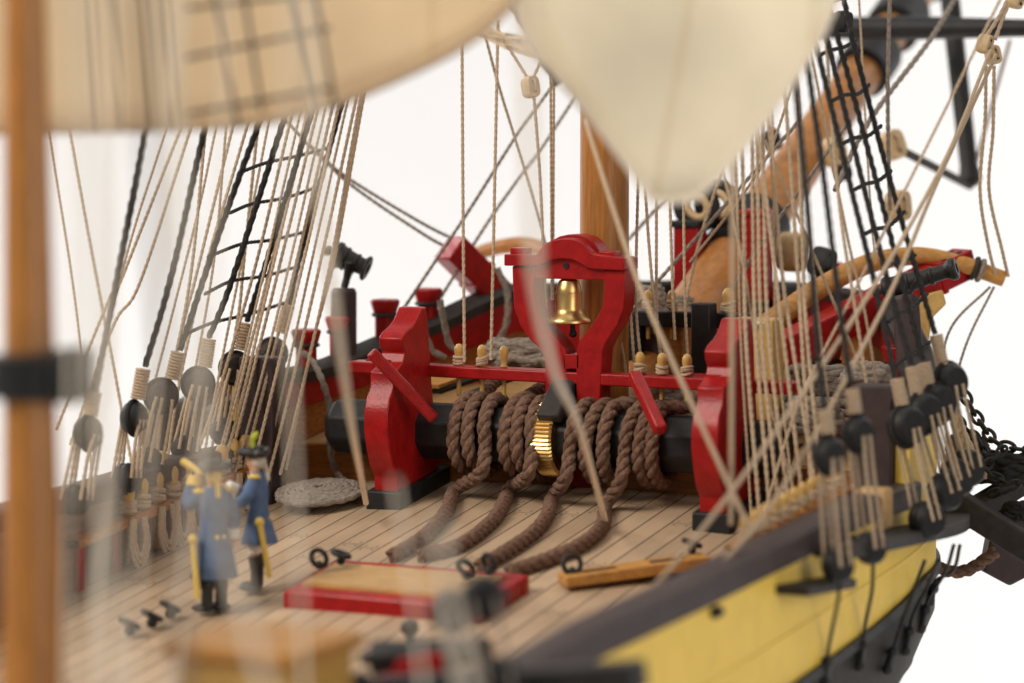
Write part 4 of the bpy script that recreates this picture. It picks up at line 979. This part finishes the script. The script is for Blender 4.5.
# ================================================================== PORT SIDE DETAILS
def pz(px): return athull(px, 540-(px-70)*.43, -1, -.6)
t = thing('pin_rail', pz(160), 'brown pin rail along the port bulwark with hanks of tan line', 'pin rail')
q = [[], [], [], []]
for i in range(13):
    p = pz(70+190*i/12); q[0].append(p+Vector((-.3, 0, 0))); q[1].append(p+Vector((.25, 0, 0))); q[2].append(p+Vector((.25, 0, -.2))); q[3].append(p+Vector((-.3, 0, -.2)))
q.append([v.copy() for v in q[0]]); MB().grid(q).build('plank', ORANGEW, t)
for i, (px, lab) in enumerate(((128, 'wooden pin on the port pin rail, first from the mast'), (142, 'wooden pin on the port pin rail, second from the mast'), (157, 'wooden pin on the port pin rail, third from the mast'), (172, 'wooden pin on the port pin rail, just left of the officers'), (186, 'wooden pin on the port pin rail, behind the left officer'), (222, 'wooden pin on the port pin rail, between the officers'), (234, 'wooden pin on the port pin rail, left of the second officer hat'), (246, 'wooden pin on the port pin rail, behind the second officer hat'))):
    p = pz(px); pin(p, 1.5, lab, 'pins on the port pin rail', True, True)
    if i in (0, 2, 3, 4, 6):
        b = MB()
        for k in range(3):
            w = .16+.07*k; h = 1.0+.15*k
            b.tube(resample(smooth([p+Vector((.3, w, -.05)), p+Vector((.33, w*1.3, -h*.6)), p+Vector((.34, 0, -h)), p+Vector((.33, -w*1.3, -h*.6)), p+Vector((.3, -w, -.05))], 5), .08), .055, 6, 2, .25, .15)
        tag(b.build('rope_hank', TANROPE, loc=p), 'hank of tan rope hanging on the port rail, from the ' + {0: 'first', 2: 'third', 3: 'fourth', 4: 'fifth', 6: 'seventh'}[i]+' pin', 'rope')
p = athull(150, 474, -1, .1); tag(MB().box(p+Vector((0, 0, .1)), (.8, .7, .95)).build('rail_block', PINW, loc=p, bevel=.16), 'pale yellow wooden block on the port rail behind the tan lines', 'block')
for px, py, lab in ((96, 568, 'red gun port lining on the port bulwark beside the mast'),):
    p = athull(px, py, -1, -.45); t = thing('gun_port', p, lab, 'gun port')
    for dy in (-.75, .75): MB().box(p+Vector((.06, dy, .15)), (.14, .3, 1.5)).build('frame', RED, t, bevel=.03)
    MB().box(p+Vector((.03, 0, .1)), (.1, 1.2, 1.2)).build('shutter', TIMBER, t)
# dark hammock bundles / channel timbers outboard of the port rail
for (a, c, wd, D, lab) in (((146, 436), (236, 400), 1.15, 80.8, 'grey timber outboard of the port rail behind the third and fourth deadeyes'), ((214, 430), (292, 388), 1.2, 80.2, 'grey timber outboard of the port rail behind the fifth deadeye')):
    p = at(*a, D=D); t = MB().beam(p, at(*c, D=D+1), .8, wd, up=UV).build('outboard_timber', GREYBLK, loc=p, bevel=.08); tag(t, lab, 'timber')

# ================================================================== SAILS
def sail(name, rows_px, D, m, label, belly=.6):
    """rows_px: list of (left, right) pixel pairs from head to foot edge points"""
    rows = []; N = 24
    for r_ in rows_px:
        P = smooth([at(x, y, D=D(x, y)) for x, y in r_], 6) if len(r_) > 2 else [at(*r_[0], D=D(*r_[0])).lerp(at(*r_[1], D=D(*r_[1])), i/12) for i in range(13)]
        L = resample(P, 1e9) if False else P
        rows.append(L)
    n = min(len(r) for r in rows); rows = [r[:n] for r in rows]
    t = thing(name, rows[-1][0], label, 'sail')
    o = MB().grid(rows).build('cloth', m, t, ang=80)
    so = o.modifiers.new('thickness', 'SOLIDIFY'); so.thickness = .02; so.offset = 0
    return t, rows
foot = [(-30, 133), (60, 131), (150, 129), (250, 124), (330, 106), (400, 78), (460, 48), (500, 18), (520, -10)]
top = [(-30, -150), (60, -150), (150, -150), (250, -150), (330, -150), (400, -150), (460, -150), (510, -150), (545, -150)]
rws = []
DL = lambda x, y: 54.5+1.2*math.sin(max(0, min(1, (x+30)/560))*math.pi)*(.4+(max(y, -60)+60)/400)
for k in range(9):
    rws.append([(a[0]+(f[0]-a[0])*k/8, a[1]+(f[1]-a[1])*k/8) for a, f in zip(top, foot)])
t, R_ = sail('square_sail', rws, DL, SAIL, 'large cream sail at top left crossed by a blurred dark grid of shadow lines')
MB().tube(resample(R_[-1], .3), .07, 8).build('bolt_rope', TANROPE, t)
b = MB().grid([[p-HV*.035 for p in R_[-1]], [p.lerp(q_, .35)-HV*.035 for p, q_ in zip(R_[-1], R_[-2])]]); b.build('foot_hem', SAIL, t)
# right hand sail: a triangular corner
lead = [(490, -150), (519, 20), (545, 62), (582, 106), (628, 166), (652, 200)]
leech = [(880, -150), (834, 5), (808, 58), (770, 114), (730, 163), (698, 196)]
rws = []
for k in range(6):
    a, c = lead[k], leech[k]; rws.append([(a[0]+(c[0]-a[0])*j/6, a[1]+(c[1]-a[1])*j/6+(3.5*math.sin(math.pi*j/6) if k == 5 else 0)) for j in range(7)])
DR = lambda x, y: 55.5+1.5*math.sin(max(0, min(1, (x-505)/330))*math.pi)*max(0, (190-y)/250)
t, R2 = sail('stay_sail', rws, DR, SAILB, 'pale cream triangular sail corner hanging over the picture centre')
edge = [r[0] for r in R2]+R2[-1][1:]+[r[-1] for r in reversed(R2[:-1])]
MB().tube(resample(smooth(edge, 4), .3), .07, 8).build('bolt_rope', PALEROPE, t)
P = [R2[i][0] for i in range(6)]; P2 = [R2[i][0].lerp(R2[i][-1], .1) for i in range(6)]
MB().grid([[p-HV*.035 for p in P], [p-HV*.035 for p in P2]]).build('hem', SAILB, t)
# bunched cloth and black stay just visible between the two sails
rows = []
for k in range(5):
    rows.append([at(x, y+k*4.2+(1.5*math.sin(j*1.3+k)), D=70+.3*math.sin(j*1.7+k*2)) for j, (x, y) in enumerate(((470, 18), (490, 26), (505, 32), (520, 36), (535, 42), (560, 52)))])
o = MB().grid(rows).build('furled_sail', SAIL, loc=rows[0][0], ang=80); tag(o, 'strip of bunched cream cloth between the two large sails', 'sail')
line('short thick black stay showing between the two sails', [(510, 0), (527, 28), (541, 54), (560, 84)], 68, .13, BLKROPE)
# main shrouds' shadow grid, imitated by dark ropes laid against the left sail
GS = 'imitated shadow lines on the left sail'
for (x0, x1), lab in (((88, 98), 'imitated shadow line on the left sail, nearest the thick mast'), ((108, 122), 'imitated shadow line on the left sail, second from the mast'), ((138, 152), 'imitated shadow line on the left sail, third from the mast'), ((160, 176), 'imitated shadow line on the left sail, fourth from the mast'), ((205, 238), 'imitated shadow line on the left sail, left of the last pair of bands'), ((236, 262), 'imitated shadow line on the left sail, in the middle of the grid'), ((280, 312), 'imitated shadow line on the left sail, second from its right edge'), ((306, 336), 'imitated shadow line on the left sail, right edge of the grid')):
    line(lab, [(x0, -60), (x1, 129 if x1 < 250 else 112)], 53.9, .04, SHADEROPE, False, GS)
for y0, y1, lab in ((8, -8, 'imitated shadow cross line on the left sail, top one'), (58, 28, 'imitated shadow cross line on the left sail, middle one'), (114, 88, 'imitated shadow cross line on the left sail, lowest one')):
    line(lab, [(186, y0), (330, y1)], 53.95, .042, SHADEROPE, False, 'imitated shadow cross lines on the left sail', 'sail_shadow_line')

# ================================================================== OFFICERS
def person(base, H, face, label, arms, extra, hem=.72):
    f = Vector((face[0], face[1], 0)).normalized(); l = Vector((-f.y, f.x, 0))
    k = H/3.0
    def w(x, y, z): return base+(f*x+l*y+Vector((0, 0, z)))*k
    root = thing('person', base, label, 'person')
    V = []; Rr = []; E = []
    def nd(p, r, par=None):
        V.append(p-base); Rr.append(r*k); 
        if par is not None: E.append((par, len(V)-1))
        return len(V)-1
    pel = nd(w(0, 0, 1.5), .19); sp1 = nd(w(.02, 0, 1.9), .17, pel); ch = nd(w(.02, 0, 2.22), .2, sp1); nk = nd(w(.02, 0, 2.5), .085, ch); h0 = nd(w(.05, 0, 2.64), .14, nk); h1 = nd(w(.03, 0, 2.84), .13, h0)
    nd(w(.2, 0, 2.68), .035, h0)
    for s in (1, -1):
        hp = nd(w(0, .13*s, 1.38), .14, pel); kn = nd(w(.03, .15*s, .8), .1, hp); ca = nd(w(-.02, .15*s, .55), .1, kn); an_ = nd(w(0, .15*s, .14), .065, ca); nd(w(.22, .18*s, .06), .06, an_)
        el, wr, hd = arms[0 if s == 1 else 1]
        sh = nd(w(0, .29*s, 2.3), .1, ch); e = nd(w(*el), .08, sh); r = nd(w(*wr), .055, e)
        d = (w(*hd)-w(*wr)); pl = nd(w(*wr)+d*.5, .055, r)
        x = d.normalized(); sd = x.cross(Vector((0, 0, 1))); sd = (sd if sd.length > .1 else l).normalized(); up = sd.cross(x)
        for q, ln in ((-.055, .1), (-.018, .125), (.02, .12), (.055, .09)):
            a = nd(w(*wr)+d+sd*q*k, .018, pl); nd(w(*wr)+d+sd*q*k+(x*ln*.8-up*.05)*k, .015, a)
        nd(w(*wr)+d*.7+(sd*.09-up*.03)*k, .018, pl)
    me = bpy.data.meshes.new('body'); me.from_pydata(V, E, []); bo = bpy.data.objects.new('body', me); COL.objects.link(bo); bo.parent = root
    me.materials.append(SKIN)
    sk = bo.modifiers.new('skin', 'SKIN'); sk.use_smooth_shade = True
    if not me.skin_vertices: 
        return root
    for i, r in enumerate(Rr): me.skin_vertices[0].data[i].radius = (r, r)
    me.skin_vertices[0].data[0].use_root = True
    ss = bo.modifiers.new('sub', 'SUBSURF'); ss.levels = 1; ss.render_levels = 2
    # coat: flared body plus sleeves
    rows = []
    for z, rx, ry in ((2.5, .12, .17), (2.42, .17, .3), (2.3, .22, .35), (2.05, .24, .31), (1.75, .22, .27), (1.5, .28, .33), (.5*(1.5+hem), .35, .4), (hem, .43, .47), (hem-.02, .41, .45)):
        rows.append([w(rx*math.cos(a)*(.8 if math.cos(a) > .75 else 1)-.02, ry*math.sin(a)*(1+.05*math.sin(5*a)*(z < 1.4)), z) for a in [2*math.pi*j/24 for j in range(24)]])
    b = MB().grid(rows, True)
    for s in (1, -1):
        el, wr, hd = arms[0 if s == 1 else 1]
        P = smooth([w(0, .24*s, 2.33), w(*el), w(*wr)], 6); b.tube(P, [(.15-.03*i/(len(P)-1))*k for i in range(len(P))], 12)
    b.build('coat', BLUECLOTH, root, ang=60)
    for s in (1, -1):
        el, wr, hd = arms[0 if s == 1 else 1]; q = w(*el).lerp(w(*wr), .86); d = (w(*wr)-w(*el)).normalized()
        MB().lathe([(.145*k, -.1*k), (.155*k, 0), (.15*k, .1*k)], q, d, 14).build('cuff', GOLD if s == 1 else WHITECL, root)
        b = MB().ball(w(0, .31*s, 2.42), .13*k, 10, (1, 1, .45)); b.build('epaulette', GOLD, root)
        b = MB().tube([w(.02, .15*s, 1.42), w(.03, .15*s, .8)], [.165*k, .13*k], 12); b.build('breeches', WHITECL, root)
        b = MB().tube(smooth([w(.03, .15*s, .74), w(-.01, .15*s, .5), w(0, .15*s, .12)], 5), [.14*k]*6+[.12*k]*5, 12).ball(w(.12, .165*s, .08), .13*k, 10, (1.5*abs(f.x)+.7, 1.5*abs(f.y)+.7, .65)); b.build('boot', BOOT, root)
        MB().ball(w(.165, .055*s, 2.72), .022*k, 6).build('eye', BOOT, root)
    b = MB(); rows = []
    for z, r in ((2.86, .17), (2.82, .28), (2.9, .33), (2.98, .3), (2.9, .17), (3.02, .15), (3.05, .03)):
        rows.append([w(r*math.cos(a)*(1+.22*math.cos(3*a)*(r > .2)), r*math.sin(a)*(1+.22*math.cos(3*a)*(r > .2)), z) for a in [2*math.pi*j/24 for j in range(24)]])
    b.grid(rows, True).build('hat', BOOT, root)
    b = MB().ball(w(-.05, 0, 2.7), .17*k, 10, (1, 1, 1)).tube(smooth([w(-.18, 0, 2.65), w(-.22, 0, 2.5), w(-.24, 0, 2.3)], 4), .05*k, 8); b.build('hair', HAIRG if extra == 'plume' else GOLD, root)
    b = MB()
    for s in (.08, -.08): b.ball(w(-.29, s, 1.52), .045*k, 8)
    b.build('coat_button', GOLD, root)
    a, c = w(-.12, .5, 1.5), w(-.32, .52, .35)
    MB().tube([a, c], .06*k, 8).ball(a, .1*k).build('scabbard', GOLD, root)
    if extra == 'plume': MB().tube(smooth([w(.05, .1, 3.0), w(.04, .12, 3.2), w(-.05, .13, 3.34)], 5), [.05*k]*5+[.07*k]*4+[.03*k]*2, 8).build('plume', PLUME, root)
    return root, w, k
b1 = at(214, 612, deck=0)
r1_, w1, k1 = person(b1, 3.42, (-.85, .5), 'person in a long blue coat seen from behind, raising a brass spyglass', [((.28, .42, 2.15), (.38, .2, 2.62), (.42, .12, 2.72)), ((.05, -.48, 1.9), (.16, -.5, 1.5), (.2, -.5, 1.3))], 'glass')
p = w1(.3, .08, 2.72); q = w1(.95, .16, 2.9)
g = thing('spyglass', p, 'gold spyglass held up to the eye of the left officer', 'spyglass')
MB().lathe([(.05, 0), (.06, .05), (.07, .35), (.08, .36), (.09, (q-p).length), (.07, (q-p).length)], p, q-p, 14).build('tube', GOLD, g)
b2 = at(257, 590, deck=0)
person(b2, 3.3, (-.85, -.4), 'person in a short blue coat with green plumed hat and gold epaulettes', [((.2, .42, 1.95), (.5, .42, 1.85), (.66, .4, 1.9)), ((.3, -.36, 1.98), (.58, -.2, 2.12), (.74, -.14, 2.2))], 'plume', 1.02)

# ================================================================== BLURRED FOREGROUND, BOTTOM EDGE
a, c = at(150, 706, D=55), at(640, 676, D=50.5)
t = thing('quarterdeck_rail', a, 'blurred dark rail along the bottom edge, close to the camera', 'rail')
MB().beam(a, c, .7, .5).build('rail', BLACK, t, bevel=.06)
def gun(px, py, D, label):
    p = at(px, py, D=D); t = thing('cannon', p, label, 'cannon', 'blurred cannons at the bottom edge')
    d = Vector((.93, .1, .12)).normalized()
    MB().lathe([(.05, -1.3), (.13, -1.25), (.1, -1.1), (.33, -1.0), (.34, -.8), (.3, -.5), (.27, .3), (.22, 1.0), (.27, 1.15), (.25, 1.25), (.12, 1.25)], p, d, 20).build('barrel', BLACK, t)
    for s in (-.36, .36):
        o = Vector((-.1, .93, 0))*s
        b = MB().prism([p+o+d*x+Vector((0, -.06, z)) for x, z in ((-1.0, -.65), (-1.0, -.3), (-.5, -.2), (-.4, .0), (.2, .1), (.5, .05), (.5, -.65))], (0, .12, 0)); b.build('carriage_cheek', RED, t, bevel=.03)
        for x in (-.7, .3): MB().lathe([(.22, -.06), (.22, .06)], p+o*1.3+d*x+Vector((0, 0, -.75)), (0, 1, 0), 16).build('wheel', TIMBER, t)
    return t
gun(425, 655, 55, 'blurred black cannon on a red carriage, lower centre foreground')
gun(300, 690, 53, 'blurred black cannon on a red carriage, cut by the bottom edge left of centre')
for i, (eye, lo, lab) in enumerate((((452, 612), (474, 690), 'blurred black deadeye with pale lanyards, left of two at the bottom edge'), ((484, 598), (500, 680), 'blurred black deadeye with pale lanyards, right of two at the bottom edge'))):
    e, l_ = at(*eye, D=51), at(*lo, D=50.5)
    t = thing('deadeye_pair', l_, lab, 'deadeye', 'blurred deadeyes at the bottom edge')
    deadeye_mesh(e, .4, (.4, -.9, 0), .6).build('deadeye', BLACK, t); deadeye_mesh(l_, .4, (.4, -.9, 0), .6).build('deadeye', BLACK, t)
    for s in (-.2, .2):
        MB().tube([e+RV*s-HV*.3, l_+RV*s-HV*.3], .035, 8).build('lanyard', GREYROPE, t)
p = at(410, 628, deck=.3); tag(MB().ball(p, .2, 10).tube([p, p-Vector((0, 0, .5))], .1, 8).build('bollard', IRON, loc=p), 'small black round-headed bollard on the deck in front of the red hatch', 'bollard')

# varnished rack and heel block between mast and black bitts
p = at(662, 372, Y=4.6)
t = thing('bowsprit_step', p, 'varnished orange wooden block with a dark arch, behind the pins right of the mast', 'timber block')
MB().beam(at(636, 350, Y=4.6), at(690, 352, Y=4.6), 1.0, 1.9, up=(0, 0, 1)).build('block', ORANGEW, t, bevel=.06)
q = at(652, 352, Y=4.08); MB().lathe([(.48, 0), (.48, .04)], q, (0, 1, 0), 24).build('arch_opening', TIMBER, t)
p = at(572, 335, Y=5.5); tag(MB().box(p, (1.0, .5, .9)).build('timber_block', RED, loc=p, bevel=.08), 'small red timber seen through the bell frame below the bell', 'timber')

heap('rope_coil', 'heaped grey rope low behind the tan falls, between the barrel end and the brown post', 812, 416, 74.5, .95, 1.1, 8, .12, GREYROPE)

# more fine falls in the two fans of running rigging
for px, D, lab in (
 ([(42, 90), (75, 300), (92, 470)], 79, 'thin tan line close right of the thick mast, leaning right'),
 ([(174, 105), (128, 250), (84, 420)], 78, 'thin tan line slanting left, left of the two longer parallel ones'),
 ([(221, 105), (196, 220), (150, 400), (128, 490)], 77, 'thin tan line midway between second and third black shrouds, slanting left'),
 ([(228, 105), (214, 260), (190, 400), (178, 490)], 76.5, 'thin steep tan line left of the third black shroud'),
 ([(272, 105), (240, 270), (214, 400), (200, 480)], 77, 'thin tan line close right of the third black shroud'),
 ([(302, 105), (262, 280), (236, 390), (212, 480)], 76.6, 'thin tan line close left of the fifth black shroud'),
 ([(326, 105), (288, 270), (258, 390), (230, 490)], 76.6, 'thin tan line between fifth and sixth black shrouds'),
 ([(349, 95), (312, 260), (276, 420), (258, 490)], 77.2, 'thin tan line between the sixth shroud and the close tan pair')):
    line(lab, px, D, .034, group=GP)
for px, D, lab in (
 ([(732, 60), (738, 220), (741, 340), (752, 528)], 71, 'thin pale fall left of the close set of four, over the red cheek edge'),
 ([(771, 20), (774, 200), (777, 340), (796, 520)], 71, 'thin pale fall right behind the close set of four'),
 ([(789, -30), (812, 250), (826, 380), (842, 480)], 71, 'thin pale fall slanting right between first and second black shrouds'),
 ([(795, -30), (846, 230), (868, 330), (892, 500)], 71.5, 'thin pale fall slanting right past the second black shroud'),
 ([(706, 90), (742, 260), (764, 380), (800, 510)], 70.5, 'thin pale line slanting right across the right red cheek top'),
 ([(850, 300), (800, 400), (762, 520)], 69.5, 'thin pale line slanting left down beside the thick blurred ones')):
    line(lab, px, D, .034, group=G3)

for px, lab in (([(497, 268), (507, 292), (506, 325), (492, 348), (478, 356)], 'grey rope hanging in a bend from the port cathead behind the bell frame'), ([(440, 300), (444, 322), (450, 345), (462, 352)], 'grey rope hanging from the timberhead above the left cheek'), ([(424, 330), (432, 350), (446, 358)], 'grey rope hanging beside the left cheek top')):
    line(lab, px, 82.5 if px[0][0] > 480 else 80.5, .09, GREYROPE)

# faint running lines close to the camera over the left half
for px, lab in (([(62, -40), (70, 300), (66, 700)], 'faint pale line close to the camera, hard against the thick mast'), ([(120, -40), (112, 300), (88, 700)], 'faint pale line close to the camera, leaning left beside the thick mast'), ([(185, -40), (160, 300), (128, 700)], 'faint pale line close to the camera, over the port pin rail'), ([(228, -40), (212, 300), (172, 700)], 'faint pale line close to the camera, over the left officer coat'),
                ([(285, -40), (290, 350), (305, 700)], 'faint pale line close to the camera, over the flat rope coil'), ([(395, 480), (412, 590), (424, 700)], 'faint pale line close to the camera, over the middle of the red hatch')):
    line(lab, px, 44, .03, PALEROPE, False)
